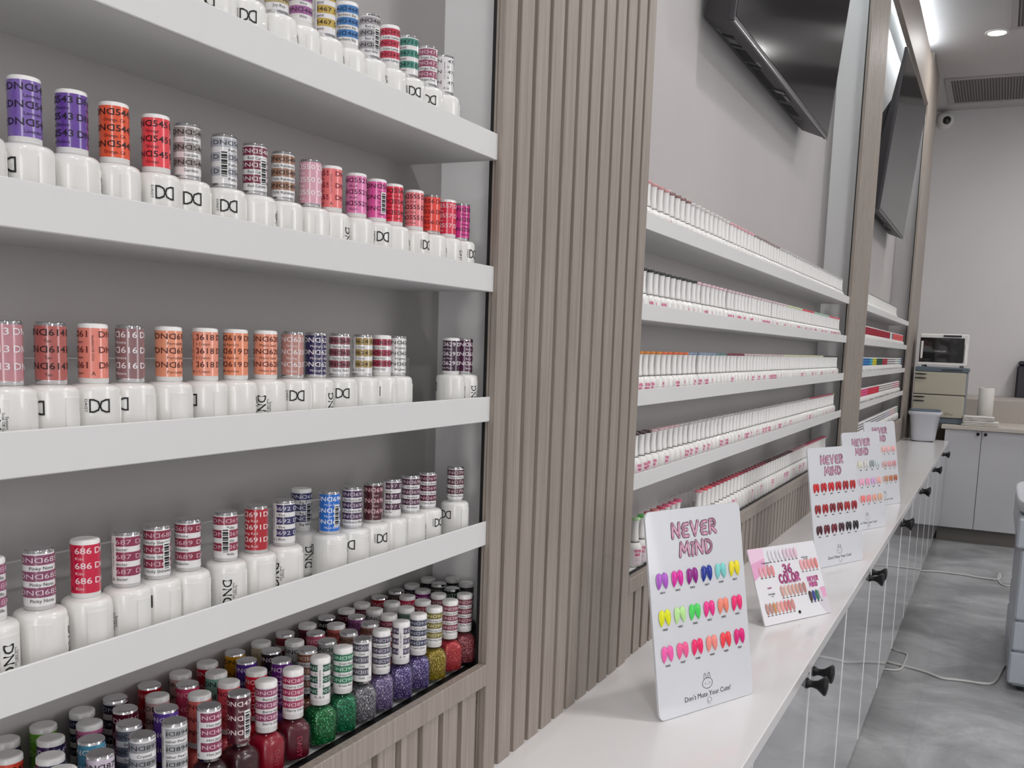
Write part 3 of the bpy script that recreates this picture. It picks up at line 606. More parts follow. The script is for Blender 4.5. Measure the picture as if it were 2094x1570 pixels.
TR = {
1: [(0.8569, '903', 'Ruby Cherry', 'B', '#7e3f4a', '#e4c4ca', 'w', 'redglit', 'dusty red striped'), (0.8276, '902', 'Peace Of Mind', 'B', '#864656', '#e4c8d0', 'w', 'coral', 'mauve striped'), (0.7968, '916', 'Morning Gold', 'B', '#7c7236', '#e8e0b0', 'w', 'gold', 'olive gold striped'),
    (0.7680, '914', "Let's Jam", 'B', '#44475a', '#c4c8d8', 'w', 'violet', 'slate striped'), (0.7382, '913', 'Love', 'B', '#5c5466', '#d0c8dc', 'w', 'violet', 'grey violet striped'), (0.7061, '912', 'Lavender Aura', 'B', '#575262', '#ccc8d6', 'w', 'lav', 'grey striped'),
    (0.6769, '059', 'Gala', 'B', '#5c5864', '#d4d0dc', 'c', 'silver', 'silver speckled'), (0.6493, '908', 'Green Aura', 'B', '#2f7a58', '#c8ecd8', 'w', 'dgreen', 'sea green striped'), (0.6188, '907', 'Subtle', 'B', '#30594a', '#c0dccc', 'w', 'green', 'forest green striped'),
    (0.5847, '898', 'Cherry Citrus', 'B', '#a0345a', '#f0c8d4', 'w', '#50081a', 'raspberry striped'), (0.5537, '897', 'Berry Jazz', 'B', '#94486a', '#f0d0dc', 'w', '#880c24', 'plum pink striped'), (0.5242, '478', 'Spiced', 'S', '#521828', '#efdfe2', 'c', '#340814', 'dark burgundy'),
    (0.4944, '463', 'Hot Jazz', 'B', '#8c3658', '#efc8d6', 'c', '#2a0f18', 'wine and white striped'), (0.4625, '894', 'Mother Pearl', 'B', '#aaabad', '#333', 'c', '#8a8a90', 'pearl grey striped'), (0.4352, '893', 'Crystal', 'B', '#97989c', '#333', 'c', '#707078', 'crystal grey striped'),
    (0.4024, '875', 'Orchid', 'S', '#cdbfd0', '#2c2830', 'c', '#9080a0', 'pale lilac'), (0.3754, '874', 'Navy', 'S', '#2c2c4c', Wt, 'w', '#20203c', 'navy')],
2: [(0.8991, '930', 'Black', 'B', '#2c2e34', '#888', 'w', '#222', 'charcoal'), (0.8691, '773', 'Pine', 'S', '#26332e', '#8aa098', 'c', '#1a2a24', 'blackish green'), (0.8413, '904', 'Berry', 'B', '#7c4050', '#e4c8d0', 'w', '#6a3040', 'mauve banded'), (0.8107, '526', 'Red', 'B', '#8e1c30', '#f0c0c8', 'w', '#801020', 'maroon'),
    (0.7804, '943', 'Mint', 'B', '#6f8a7a', '#203028', 'w', '#909890', 'grey green'), (0.7499, '906', 'Rose', 'B', '#843044', '#e0b0bc', 'w', '#6a2034', 'burgundy banded'), (0.7189, '603', 'Copper', 'B', '#8a5c50', '#302020', 'c', '#6a4038', 'copper'), (0.6872, '587', 'Bronze', 'B', '#8c6a5c', '#302020', 'c', '#7a5a4c', 'bronze'),
    (0.6568, '606', 'Silver', 'S', '#a8aaa8', '#262626', 'c', '#8a8c8a', 'silver'), (0.6297, '584', '24 Karat', 'B', '#8c5c44', '#f0d8c8', 'c', '#7a4a34', 'copper brown'), (0.5969, '416', 'Purple', 'S', '#6a2a8a', '#f0e0f4', 'c', '#501a70', 'violet'), (0.5676, '414', 'Red', 'S', '#dc1f38', '#f8d8dc', 'w', '#c01828', 'bright red'),
    (0.5374, '538', 'Coral', 'S', '#f06470', '#6a1820', 'w', '#d84858', 'coral pink'), (0.5078, '506', 'Peach', 'S', '#f0786c', '#6a1820', 'w', '#d85a50', 'peach red'), (0.4762, '642', 'Grape', 'S', '#6a48b0', '#e8e0f4', 'c', '#4a2c90', 'royal purple'), (0.4442, '892', 'Steel', 'B', '#6a6e7c', '#22242c', 'c', '#404452', 'steel grey'),
    (0.4145, '671', 'Sky', 'S', '#5aa8cc', '#e8f4f8', 'c', '#3888b0', 'sky blue'), (0.3848, '492', 'Navy', 'S', '#26264a', '#e8e8f0', 'w', '#1a1a38', 'midnight navy')],
3: [(0.9078, '931', 'Onyx', 'B', '#1c1e22', '#999', 'w', '#181818', 'black'), (0.8789, '618', 'Smoke', 'B', '#3c4038', '#aaa', 'c', '#30342c', 'smoky'), (0.8466, '411', 'Magenta', 'S', '#8a2484', '#f0c8ec', 'w', '#701a6c', 'magenta purple'), (0.8171, '451', 'Rouge', 'S', '#d83458', '#f4a8b8', 'w', '#b82444', 'rose red'),
    (0.7890, '500', ' ', 'S', '#e8e4e4', '#e0dcdc', 'w', '#d8d4d4', 'blank white'), (0.7590, '905', 'Sugar', 'S', '#e4e0e4', '#2a2628', 'w', '#c8c4c8', 'white'), (0.7298, '495', 'Plum', 'S', '#94588c', '#341a30', 'c', '#704068', 'plum'), (0.6987, '611', 'Coral', 'S', '#e0786c', '#5c201c', 'w', '#c05a50', 'terracotta coral'),
    (0.6694, '646', 'Pink', 'S', '#d86480', '#f4c0cc', 'c', '#c04868', 'rose pink'), (0.6406, '468', 'Cloud', 'S', '#d4d6d6', '#2c2e30', 'w', '#b0b4b4', 'cloud grey'), (0.6113, '459', 'Ink', 'S', '#26222c', '#d8d8dc', 'c', '#1c1820', 'ink black'), (0.5817, '644', 'Violet', 'S', '#5c349c', '#e0d4f0', 'c', '#42207c', 'bright violet'),
    (0.5481, '531', 'Mint', 'S', '#8cccbc', '#204038', 'w', '#70b0a0', 'mint green'), (0.5183, '417', 'Pink', 'S', '#d84870', '#f4a0b4', 'c', '#b83058', 'raspberry pink'), (0.4898, '638', 'Blush', 'S', '#e4bcbc', '#40282a', 'w', '#d0a0a0', 'blush'), (0.4611, '628', 'Wine', 'S', '#5c1428', '#f0d0d8', 'c', '#400c1a', 'deep wine'),
    (0.4319, '552', 'Pink', 'S', '#e07cae', '#58203c', 'w', '#c86094', 'candy pink'), (0.4027, '491', 'Purple', 'S', '#3e2c5c', '#d8d0e4', 'w', '#2c1c44', 'dark violet'), (0.3731, '410', 'Orange', 'S', '#e04832', '#3a1410', 'w', '#b83420', 'orange-red')],
4: [(0.8918, '932', 'Noir', 'B', '#26242c', '#777', 'w', '#1c1a20', 'dark charcoal'), (0.8593, '920', 'Grey', 'B', '#34343c', '#aaa', 'w', '#404048', 'dark grey'), (0.8291, '779', 'Bronze', 'B', '#4a3e3c', '#a8a0a0', 'c', '#3a3030', 'dark bronze'), (0.7987, '429', 'Red', 'S', '#a01c28', '#f0a8b0', 'c', '#801018', 'ruby'),
    (0.7688, '909', 'Claret', 'B', '#7c2840', '#e0b0bc', 'w', '#601c30', 'claret'), (0.7433, '900', 'Maroon', 'S', '#54202c', '#c88894', 'w', '#401820', 'maroon brown'), (0.7129, '634', 'Black', 'S', '#1e1c20', '#e0e0e4', 'c', '#161418', 'glossy black'), (0.6849, '911', 'Mulberry', 'S', '#7a3048', '#2c101a', 'w', '#5c2034', 'mulberry'),
    (0.6542, '460', 'Cherry', 'B', '#8c2c3c', '#2c1018', 'c', '#6c1c28', 'cherry'), (0.6233, '445', 'Vanilla', 'S', '#dcd0ae', '#f0ecdc', 'w', '#c8bc94', 'vanilla cream'), (0.5919, '461', 'Honey', 'S', '#e0a020', '#3c2c10', 'c', '#c08810', 'honey yellow'), (0.5609, '413', 'Red', 'S', '#c41c34', '#f4b8c0', 'w', '#a01024', 'strong red'),
    (0.5329, '602', 'Nude', 'S', '#e2c0bc', '#40282a', 'w', '#d0a8a4', 'nude pink'), (0.5026, '640', 'Red', 'S', '#b81828', '#f08890', 'c', '#980c18', 'lacquer red'), (0.4717, '921', 'Night', 'B', '#2c2c3c', '#aaacb8', 'c', '#24242e', 'night blue'), (0.4439, '922', 'Sea', 'B', '#28284c', '#9c9cb0', 'w', '#1c1c38', 'dark blue'),
    (0.4139, '494', 'Lime', 'S', '#74b834', '#a8d880', 'w', '#58941c', 'lime green'), (0.3870, '923', 'Navy', 'B', '#302c50', '#b8b8c8', 'w', '#242040', 'blue and white striped'), (0.3580, '409', 'Rose', 'S', '#c8204c', '#5c1024', 'w', '#a01438', 'crimson rose')]}
XRW = {1: -0.0310, 2: -0.0535, 3: -0.0765, 4: -0.0985}
RN = {1: 'front', 2: 'second', 3: 'third', 4: 'back'}
for row, items in TR.items():
    for (y, num, nm, st, c1, c2, en, lq, look) in items:
        x = XRW[row]
        t = thing('nail_polish_bottle', 'glass polish bottle, %s sleeve%s, %s row on bottom ledge' % (look, '' if row > 2 else ' printed ' + num, RN[row]), 'nail polish bottle', (x, y, ZL), 0, 'glass polish bottles on the bottom ledge')
        fa = face(x, y); rz = fa + random.uniform(-0.35, 0.35) + (0.4 if row == 1 else 0)
        if c1 == '#333': c1 = '#333333'
        c2 = '#' + c2[1] * 2 + c2[2] * 2 + c2[3] * 2 if len(c2) == 4 else c2
        if lq in GL: lm = glitter_material(*GL[lq]); key = lq
        else:
            lq = '#' + lq[1] * 2 + lq[2] * 2 + lq[3] * 2 if len(lq) == 4 else lq
            lm = mat(lq, 0.3, coat=0.1, name='polish_' + lq[1:]); key = lq
        b = link('bottle_glass', GLSHELL, t, rz=rz)
        emb = '#a8304c' if num in ('897', '898') else ('#5c2434' if num in ('463', '478') else False)
        link('polish', liquid(lm, key, emb), b)
        c = link('cap', CAPM[(en, 1)], t)
        link('label_sleeve', sleeve(num, nm, st, c1, c2, en, fa, {1: 3, 2: 3.4, 3: 2.6, 4: 3}[row] + random.uniform(-0.6, 0.6), 'sc' if num in ('907', '913') else ('sr' if num == '059' else ('sl' if num in ('894', '463') else ('br' if num == '478' else ''))), 1), c)

# ------------------------------------------------------------------ white bottles with pink lettering (middle bay)
def nm_body():
    m = MB(); r = 0.0125
    m.lathe([(0.0108, 0), (0.0121, 0.0008), (r, 0.002), (r, 0.0265), (0.0121, 0.0300), (0.0108, 0.0330), (0.0088, 0.0352), (0.0074, 0.0366), (0.0072, 0.0374)], WHITEP, 24)
    m.lathe([(0.0076, 0.0374), (0.0076, 0.0380)], INK, 20)
    for t in (0.0, PI):
        m.wrap_patch(r + 0.00012, t - 0.62, t + 0.62, 0.004, 0.0285, mat('#f3e3ea', 0.4))
        m.text_wrap(text('NEVER', 0.03, 1), r + 0.0003, t, 0.0252, 0.0040, PINKINK, 0.0125); m.text_wrap(text('MiND', 0.03, 1), r + 0.0003, t, 0.0195, 0.0040, PINKINK, 0.0095)
        m.text_wrap(text('gel polish', 0, 1), r + 0.0003, t, 0.0135, 0.0013, GREYINK, 0.007); m.text_wrap(text('Net 15ml 0.5 fl.oz', 0, 1), r + 0.0003, t, 0.0105, 0.0011, GREYINK, 0.009)
    return m.mesh('white_bottle_body')
NB = nm_body()
NCAP = MB().lathe([(0.0064, 0.0381), (0.0068, 0.0385), (0.0065, 0.0420), (0.0057, 0.0500), (0.0055, 0.0580), (0.0057, 0.0660), (0.0064, 0.0709)], CAPW, 20).mesh('flared_cap')
def disc_mesh(mm): return MB().lathe([(0.0070, 0.0709), (0.0077, 0.0713), (0.0077, 0.0748), (0.0073, 0.0753)], mm, 20).mesh('colour_disc')
DISC = {}
def nm_proto():
    t = thing('white_polish_bottle', 'x', 'nail polish bottle')
    link('body', NB, t); c = link('cap', NCAP, t); link('colour_disc', disc_mesh(mat('#d8c8c8', 0.2)), c); return t
NP = nm_proto(); used = False
def nm(x, y, z, rz, col, label, group, s=1.0):
    global used
    o = NP if not used else dup(NP); used = True
    o.location = (x, y, z); o.rotation_euler = (0, 0, rz); o['label'] = label; o['group'] = group; o.scale = (1, 1, s)
    if col not in DISC: DISC[col] = disc_mesh(mat(col, 0.18, coat=0.6, name='disc_' + col[1:]))
    for c in o.children:
        for g in c.children: g.data = DISC[col]
RUNS = {  # per shelf: (until y, disc colour, words)
 0: [(1.46, '#d8a0a0', 'pinkish'), (1.59, '#8f6a68', 'brown'), (1.85, '#dcd8d6', 'clear'), (2.05, '#e0a8b0', 'pale pink'), (2.30, '#9a8a8a', 'taupe'), (3.4, '#c8c6c4', 'clear grey')],
 1: [(1.63, '#2c2e2c', 'black'), (1.84, '#e6c4cc', 'pale pink'), (2.42, '#dfc8cc', 'blush'), (2.62, '#d8e0b0', 'yellowish'), (2.80, '#e8505c', 'red'), (3.05, '#9ccab0', 'pale green'), (3.4, '#e06070', 'pinkish red')],
 2: [(1.47, '#e08a30', 'orange'), (1.60, '#e8703c', 'red-orange'), (1.80, '#8aa0bc', 'blue-grey'), (1.88, '#5c8a84', 'teal grey'), (2.02, '#7c1c30', 'dark red'), (2.42, '#d8c0c0', 'pale'), (3.0, '#e0dcb8', 'cream'), (3.4, '#3a383a', 'dark grey')],
 3: [(1.43, '#3c1c24', 'dark brown'), (1.58, '#dcb8bc', 'pale rose'), (1.97, '#c4c0be', 'clear grey'), (2.83, '#b8b2b0', 'pale grey'), (3.25, '#b85c6c', 'rose'), (3.4, '#8cb868', 'green')]}
for k in range(4):
    y = 1.312; i = 0
    while y < 3.285:
        i += 1
        for (lim, col, wd) in RUNS[k]:
            if y < lim: break
        rz = face(-0.035, y) + random.choice((-0.9, -0.5, -0.2, 0.1, 0.4, 0.9, 1.5)) + (0.15 if k else 0)
        g = 'white bottles with %s cap discs on the %s shelf of the middle bay' % (wd, ordn[k])
        nm(-0.034 + random.uniform(-0.0008, 0.0008), y, SH2[k] - 0.0205, rz, col, 'white bottle with %s disc, %s from left, %s shelf under nearer television' % (wd, nth(i), ordn[k]), g)
        y += 0.0284 + (0.006 if random.random() < 0.05 else 0)
# tray row of the middle bay
pos = [1.3970, 1.4280, 1.4575, 1.4890, 1.5220, 1.5520, 1.5830, 1.6130]
cols = ['#bfe8b0', '#62d05c', '#e45c78', '#f08a84', '#e0446c', '#ee6c90', '#f06a90', '#f04c84']
wds = ['pale green', 'bright green', 'deep pink', 'salmon', 'rose', 'mid pink', 'candy pink', 'hot pink']
for y, c, wd in zip(pos, cols, wds):
    nm(-0.036, y, ZL, face(-0.036, y) + 0.55 if y < 1.42 else face(-0.036, y) + random.uniform(-1, 1), c, 'white bottle with %s disc, on the ledge behind the neon sample board' % wd, 'white bottles with bright discs at the near end of the ledge', 1.035)
y = 1.747; i = 0
while y < 3.21:
    i += 1
    if y < 1.83: c, wd = ('#f08a98', 'light coral') if y < 1.76 else ('#f0505c', 'coral red')
    elif y < 2.06: c, wd = '#b01c3c', 'crimson'
    elif y < 2.30: c, wd = '#8c1830', 'dark red'
    elif y < 2.62: c, wd = '#4a1020', 'blackish red'
    elif y < 2.84: c, wd = '#b88890', 'muted rose'
    else: c, wd = '#b84860', 'rosy'
    nm(-0.036, y, ZL, face(-0.036, y) + random.uniform(-0.8, 0.8), c, 'white bottle with %s disc, %s in long run, ledge under nearer television' % (wd, nth(i)), 'white bottles with %s discs on the ledge' % wd, 1.035)
    y += 0.0298 if y > 1.78 else 0.034

# ------------------------------------------------------------------ far bay
def far_sleeve(c1, c2, striped):
    m = MB(); z0 = HBODY; bm = mat('#e6e4e4', 0.4) if striped else mat(c1, 0.35)
    cyl(m, RC + 0.0001, z0 + 0.003, z0 + HCAP - 0.003, bm, 20)
    for f in (0.2, 0.5, 0.8):
        z = z0 + f * HCAP; cyl(m, RC + 0.00025, z - 0.0024, z + 0.0024, mat(c1 if striped else c2, 0.4), 20)
    return m.mesh('label_sleeve')
FB = MB().lathe([(0.0125, 0), (RB, 0.002), (RB, 0.0322), (0.0133, 0.0351), (0.0085, 0.0364), (0.0075, 0.0372)], WHITEP, 20)
for t in (0.0, PI / 2, PI, -PI / 2): FB.text_wrap(text('D\u15e1', 0.02, 1), RB + 0.0004, t, 0.020, 0.0065, INK, 0.010)
FBM = FB.mesh('far_bottle_body'); FCW = MB().lathe([(RC, HBODY), (RC, HBODY + HCAP - 0.0006), (RC - 0.001, HBODY + HCAP)], CAPW, 20).mesh('far_cap')
fp = thing('gel_polish_bottle', 'x', 'nail polish bottle'); link('body', FBM, fp); c_ = link('cap', FCW, fp); link('label_sleeve', far_sleeve('#ffffff', '#ffffff', True), c_); fused = False
FRUN = {
 1: [(4.86, '#b01c38', '#8c1028', 0, 'dark red'), (4.93, '#c8c8cc', '#f8f8f8', 0, 'silver'), (5.00, '#5c5c60', '#888888', 0, 'grey'), (5.6, '#ec6a68', '#d84c50', 0, 'coral')],
 2: [(3.90, '#26407c', '#182a5c', 0, 'navy'), (4.16, '#3a84c4', '#205c9c', 0, 'blue'), (4.25, '#4cb8c8', '#2890a0', 0, 'turquoise'), (4.38, '#d4cc38', '#b0a820', 0, 'yellow'), (4.62, '#2c6050', '#1a4034', 0, 'dark green'), (4.84, '#c43a4c', '#902030', 0, 'red'), (5.20, '#6c6c74', '', 1, 'grey striped'), (5.42, '#a8bca0', '', 1, 'pale green striped'), (5.6, '#3c78a8', '', 1, 'blue striped')],
 3: [(3.96, '#f07c30', '#d86420', 0, 'orange'), (4.16, '#e45c90', '#c84478', 0, 'pink'), (4.55, '#e03450', '#b82038', 0, 'red'), (5.16, '#8c8480', '', 1, 'taupe striped'), (5.6, '#b4485c', '', 1, 'wine striped')],
 4: [(4.9, '#6c6c74', '', 1, 'slate striped'), (5.15, '#8480a0', '', 1, 'lavender striped'), (5.42, '#b87c84', '', 1, 'rose striped'), (5.6, '#4c7c50', '', 1, 'green striped')]}
FS = {}
for k in (1, 2, 3, 4):
    y = 3.76; i = 0
    while y < (5.52 if k != 4 else 5.55):
        i += 1
        for (lim, a, b, st, wd) in FRUN[k]:
            if y < lim: break
        o = fp if not fused else dup(fp); fused = True
        z = SH2[k] - 0.0205 if k < 4 else ZL
        o.location = (-0.032, y, z); o.rotation_euler = (0, 0, face(-0.032, y) + random.uniform(-0.5, 0.5))
        pl = '%s shelf under the farther television' % ordn[k] if k < 4 else 'ledge under the farther television bay'
        o['label'] = 'gel bottle with %s sleeve, %s from left, %s' % (wd, nth(i), pl.replace('the ', '')); o['group'] = 'bottles with %s sleeves on the %s' % (wd, pl)
        if (a, st) not in FS: FS[(a, st)] = far_sleeve(a, b or a, st)
        for c in o.children:
            for g in c.children: g.data = FS[(a, st)]
        y += 0.0292
# top shelf of the far bay: beyond the first 300 white bottles of the kind, one object
m = MB(); y = 3.76
prof = [(0.0121, 0.0), (0.0125, 0.002), (0.0125, 0.0265), (0.0108, 0.033), (0.0074, 0.0366), (0.0070, 0.0385), (0.0060, 0.050), (0.0058, 0.058), (0.0066, 0.0712)]
while y < 5.10:
    m.lathe(prof, WHITEP, 14, (-0.034, y, SH2[0] - 0.0203)); m.lathe([(0.0074, 0.0712), (0.0074, 0.0745)], mat('#8c8c90', 0.3), 14, (-0.034, y, SH2[0] - 0.0203))
    y += 0.0284
o = m.obj('white_polish_bottles'); tag(o, 'far row of white polish bottles with grey cap discs, on the top shelf under the farther television', 'nail polish bottles', kind='stuff')

# ------------------------------------------------------------------ sample boards
def rounded(m, w_, h_, t_, r, mm, n=6, seg=True):
    pts = []
    for (cx, cy, a0) in ((w_ - r, r, -PI / 2), (w_ - r, h_ - r, 0), (r, h_ - r, PI / 2), (r, r, PI)):
        for i in range(n + 1): a = a0 + (PI / 2) * i / n; pts.append((cx + r * math.cos(a), cy + r * math.sin(a)))
    k = len(pts); vs = [(x, y, 0) for x, y in pts] + [(x, y, -t_) for x, y in pts]
    m.add(vs, [tuple(range(k)), tuple(range(k, 2 * k))[::-1]] + [(i, k + i, k + (i + 1) % k, (i + 1) % k) for i in range(k)], mm)
def nail_mesh(L=0.0215, Wd=0.0108, H=0.0028, oval=False):
    vs = []; fs = []; nu, nv = 12, 8
    for i in range(nu + 1):
        u = i / nu                               # 0 cuticle .. 1 tip
        hw = (math.sin(PI * min(1, (u + 0.02) / 0.62) * 0.5) ** 0.55 if u < 0.6 else 1.0) * (1 if u < 0.38 else max(0.0, 1 - ((u - 0.38) / 0.62) ** (1.7 if not oval else 2.6)) ** (0.8 if not oval else 0.55))
        if u < 0.38: hw = min(1.0, (1 - (1 - u / 0.38) ** 2.2) ** 0.5 * 0.98 + 0.02)
        for j in range(nv + 1):
            v = -1 + 2 * j / nv
            vs.append((v * hw * Wd / 2, L / 2 - u * L, 0.0004 + H * math.sqrt(max(0, 1 - (v * 0.96) ** 2)) * (0.55 + 0.45 * hw) * (0.25 + 0.75 * min(1, u * 6 + 0.2, (1 - u) * 4 + 0.1))))
    for i in range(nu):
        for j in range(nv): a = i * (nv + 1) + j; fs.append((a, a + nv + 1, a + nv + 2, a + 1))
    m = MB(); m.add(vs, fs, mat('#ffffff', 0.1), True); return m.mesh('nail_tip')
NAIL = nail_mesh(); NAILS = nail_mesh(0.0205, 0.0078, 0.0022, True)
def nail(parent, mesh, x, y, rot, col, tone=''):
    o = link('nail_tip', mesh, parent, (x, y, 0.0), rot)
    o.material_slots[0].link = 'OBJECT'; o.material_slots[0].material = mat(col, 0.30, coat=0.35, name='polish_' + col[1:])
    return o
def board_frame(P0, ang, lean, label, group=None):
    ex = Vector((math.cos(ang), math.sin(ang), 0)); back = Vector((-math.sin(ang), math.cos(ang), 0))
    ey = back * math.sin(lean) + Vector((0, 0, math.cos(lean))); ez = ex.cross(ey)
    t = thing('sample_board', label, 'colour sample board', (0, 0, 0), 0, group)
    M = Matrix((ex, ey, ez)).transposed().to_4x4()
    t.matrix_world = Matrix.Translation(Vector(P0) + Vector((0, 0, 0.003 * math.sin(lean) + 0.0002))) @ M
    return t
PINKL = mat('#dda6be', 0.5, name='pink_bubble_lettering'); PLUM = mat('#5c3340', 0.5, name='plum_outline')
def arc(cx, cy, rx, ry, a0, a1, n=10): return [(cx + rx * math.cos(math.radians(a0 + (a1 - a0) * i / n)), cy + ry * math.sin(math.radians(a0 + (a1 - a0) * i / n))) for i in range(n + 1)]
STROKES = {
 'N': (0.62, [[(0, 0), (0.03, 1), (0.58, 0.02), (0.62, 1)]]),
 'E': (0.52, [[(0.52, 0.96), (0.12, 0.92), (0.0, 0.72), (0.12, 0.53), (0.42, 0.52)], [(0.12, 0.53), (0.0, 0.30), (0.10, 0.06), (0.52, 0.04)]]),
 'V': (0.62, [[(0, 1), (0.30, 0.0), (0.62, 1)]]),
 'R': (0.55, [[(0, 0), (0.02, 0.97)] + arc(0.26, 0.74, 0.24, 0.24, 90, -90, 8) + [(0.10, 0.50), (0.55, 0.0)]]),
 'M': (0.82, [[(0, 0), (0.12, 1), (0.41, 0.30), (0.70, 1), (0.82, 0)]]),
 'i': (0.02, [[(0, 0), (0.01, 0.62)], [(-0.06, 0.92), (0.01, 0.86), (0.08, 0.92)]]),
 'D': (0.52, [[(0.02, 0.02), (0.0, 0.98)] + arc(0.08, 0.50, 0.44, 0.48, 88, -88, 10) + [(0.02, 0.02)]]),
 'C': (0.54, [arc(0.32, 0.5, 0.32, 0.5, 50, 310, 14)]), 'O': (0.64, [arc(0.32, 0.5, 0.32, 0.5, 0, 360, 18)]), 'L': (0.46, [[(0.02, 1), (0, 0.03), (0.46, 0.05)]]),
 '3': (0.48, [arc(0.22, 0.74, 0.24, 0.24, 150, -80, 8) + arc(0.22, 0.25, 0.26, 0.25, 80, -150, 8)]), '6': (0.50, [[(0.42, 1.0), (0.12, 0.72), (0.0, 0.30)] + arc(0.25, 0.26, 0.25, 0.26, 180, 540, 14)])}
def bubble(m, s, x, y, h, wd, z=0.0003, pink=None, line=None):
    # rounded hand-drawn lettering: thick pink strokes inside a thin dark outline
    line = line or PLUM; pink = pink or PINKL; gap = 0.30; st = 0.21; ol = 0.055
    tot = sum(STROKES[c][0] for c in s) + gap * (len(s) - 1); sx = wd / (tot * h); cur = -tot / 2
    def seg(a, b, r, zz, mm):
        dx, dy = b[0] - a[0], b[1] - a[1]; l = math.hypot(dx, dy) or 1; nx, ny = -dy / l * r, dx / l * r
        m.add([(a[0] + nx, a[1] + ny, zz), (a[0] - nx, a[1] - ny, zz), (b[0] - nx, b[1] - ny, zz), (b[0] + nx, b[1] + ny, zz)], [(0, 1, 2, 3)], mm)
    def dot(a, r, zz, mm): m.add([(a[0] + r * math.cos(PI * k / 6), a[1] + r * math.sin(PI * k / 6), zz) for k in range(12)], [tuple(range(12))], mm)
    for n_, c in enumerate(s):
        w_, ss = STROKES[c]; lift = (0.03, -0.02, 0.02, -0.01, 0.03)[n_ % 5]
        for (r, zz, mm) in ((st / 2 + ol, z, line), (st / 2, z + 0.0003, pink)):
            for pl in ss:
                q = [(x + (cur + a) * h * sx, y + (b - 0.5 + lift) * h) for a, b in pl]
                for k in range(len(q) - 1): seg(q[k], q[k + 1], r * h, zz, mm)
                for p_ in q: dot(p_, r * h, zz, mm)
        cur += w_ + gap
def line_strip(m, pts, wd, mm, z):
    vs = []; fs = []
    n = len(pts)
    for i, (x, y) in enumerate(pts):
        a = pts[max(i - 1, 0)]; b = pts[min(i + 1, n - 1)]; dx, dy = b[0] - a[0], b[1] - a[1]; l = math.hypot(dx, dy) or 1
        nx, ny = -dy / l * wd / 2, dx / l * wd / 2; vs += [(x + nx, y + ny, z), (x - nx, y - ny, z)]
    for i in range(n - 1): fs.append((2 * i, 2 * i + 1, 2 * i + 3, 2 * i + 2))
    m.add(vs, fs, mm)
def board(P0, ang, rows, codes, label, lean=math.radians(10)):
    W, H = 0.180, 0.260
    t = board_frame(P0, ang, lean, label, 'colour sample boards on the worktop')
    m = MB(); rounded(m, W, H, 0.003, 0.009, ACRYL); m.obj('panel', t)
    m = MB()
    bubble(m, 'NEVER', 0.485 * W, 0.893 * H, 0.0170, 0.082); bubble(m, 'MiND', 0.488 * W, 0.797 * H, 0.0165, 0.060)
    m.obj('title_print', t)
    m = MB()
    for r, vy in enumerate((0.668, 0.490, 0.316)):
        for c in range(6):
            u = 0.118 + 0.1535 * c; code = 'N%d' % (codes + r * 6 + c)
            m.text_flat(text(code, 0.02), u * W, (vy - 0.062) * H, 0.0026, INK, 0.0004)
    m.obj('code_print', t); m = MB()
    m.text_flat(text("Don't Mute Your Cute!", 0.0, 3), 0.505 * W, 0.068 * H, 0.0062, INK, 0.0003, sx=0.088 / (text("Don't Mute Your Cute!", 0.0, 3)[2] * 0.0062))
    m.obj('motto_print', t); m = MB()
    # little bunny face doodle
    bx, by = 0.505 * W, 0.120 * H
    pts = []
    for i in range(41):
        a = -PI / 2 + 2 * PI * i / 40; x = 0.0095 * math.cos(a); y = 0.0068 * math.sin(a)
        pts.append((bx + x, by + y))
    line_strip(m, pts, 0.0006, INK, 0.0003)
    for s in (-1, 1):
        line_strip(m, [(bx + s * 0.0038 + 0.0021 * math.cos(a), by + 0.0056 + 0.0075 * max(0, math.sin(a)) ** 0.8) for a in [PI * i / 14 for i in range(15)]], 0.0006, INK, 0.0003)
        line_strip(m, [(bx + s * 0.0048, by + 0.0008), (bx + s * 0.0030, by), (bx + s * 0.0048, by - 0.0008)], 0.0005, INK, 0.0004)
        m.text_flat(text('/'), bx + s * 0.0068, by - 0.0022, 0.0012, PINKINK, 0.0004)
    line_strip(m, [(bx - 0.0008, by - 0.0012), (bx, by - 0.0018), (bx + 0.0008, by - 0.0012)], 0.0004, INK, 0.0004)
    m.obj('bunny_doodle', t)
    MB().lathe([(0.0034, 0), (0.0036, 0.0012), (0.0028, 0.0020), (0.0, 0.0021)], CHROME, 16).obj('screw', t, (0.513 * W, 0.034 * H, 0.0))
    # foot behind
    c, s = math.cos(lean), math.sin(lean); xa, xb = 0.35 * W, 0.65 * W; q = MB(); vs = []
    for x in (xa, xb):
        vs += [(x, 0.0005, -0.0031), (x, 0.0005 + 0.06 * s, -0.0031 - 0.06 * c), (x, 0.003 + 0.06 * s, -0.0031 - 0.06 * c), (x, 0.004, -0.0062), (x, 0.022, -0.0062), (x, 0.022, -0.0031)]
    q.add(vs, [(0, 1, 2, 3, 4, 5)[::-1], (6, 7, 8, 9, 10, 11)] + [(i, (i + 1) % 6, 6 + (i + 1) % 6, 6 + i) for i in range(6)], ACRYL); q.obj('stand_foot', t)
    for r, vy in enumerate((0.662, 0.484, 0.310)):
        for c in range(6):
            u = 0.118 + 0.1535 * c
            for s in (-1, 1): nail(t, NAIL, u * W + s * 0.0056, vy * H, s * 0.11, rows[r][c])
    return t
board((0.1183, 1.0893, ZT), math.radians(64.2), [['#b85fd0', '#e629a8', '#98108c', '#0c2f9c', '#84dcd8', '#fae820'], ['#ecf008', '#c4f4a0', '#4ce060', '#fb3094', '#fd8e76', '#fa2878'], ['#fb62b4', '#fc609c', '#fb206c', '#fd948a', '#fb404c', '#e8107e']], 414,
      'big acrylic sample board with bright neon nail colours, nearest on the worktop')
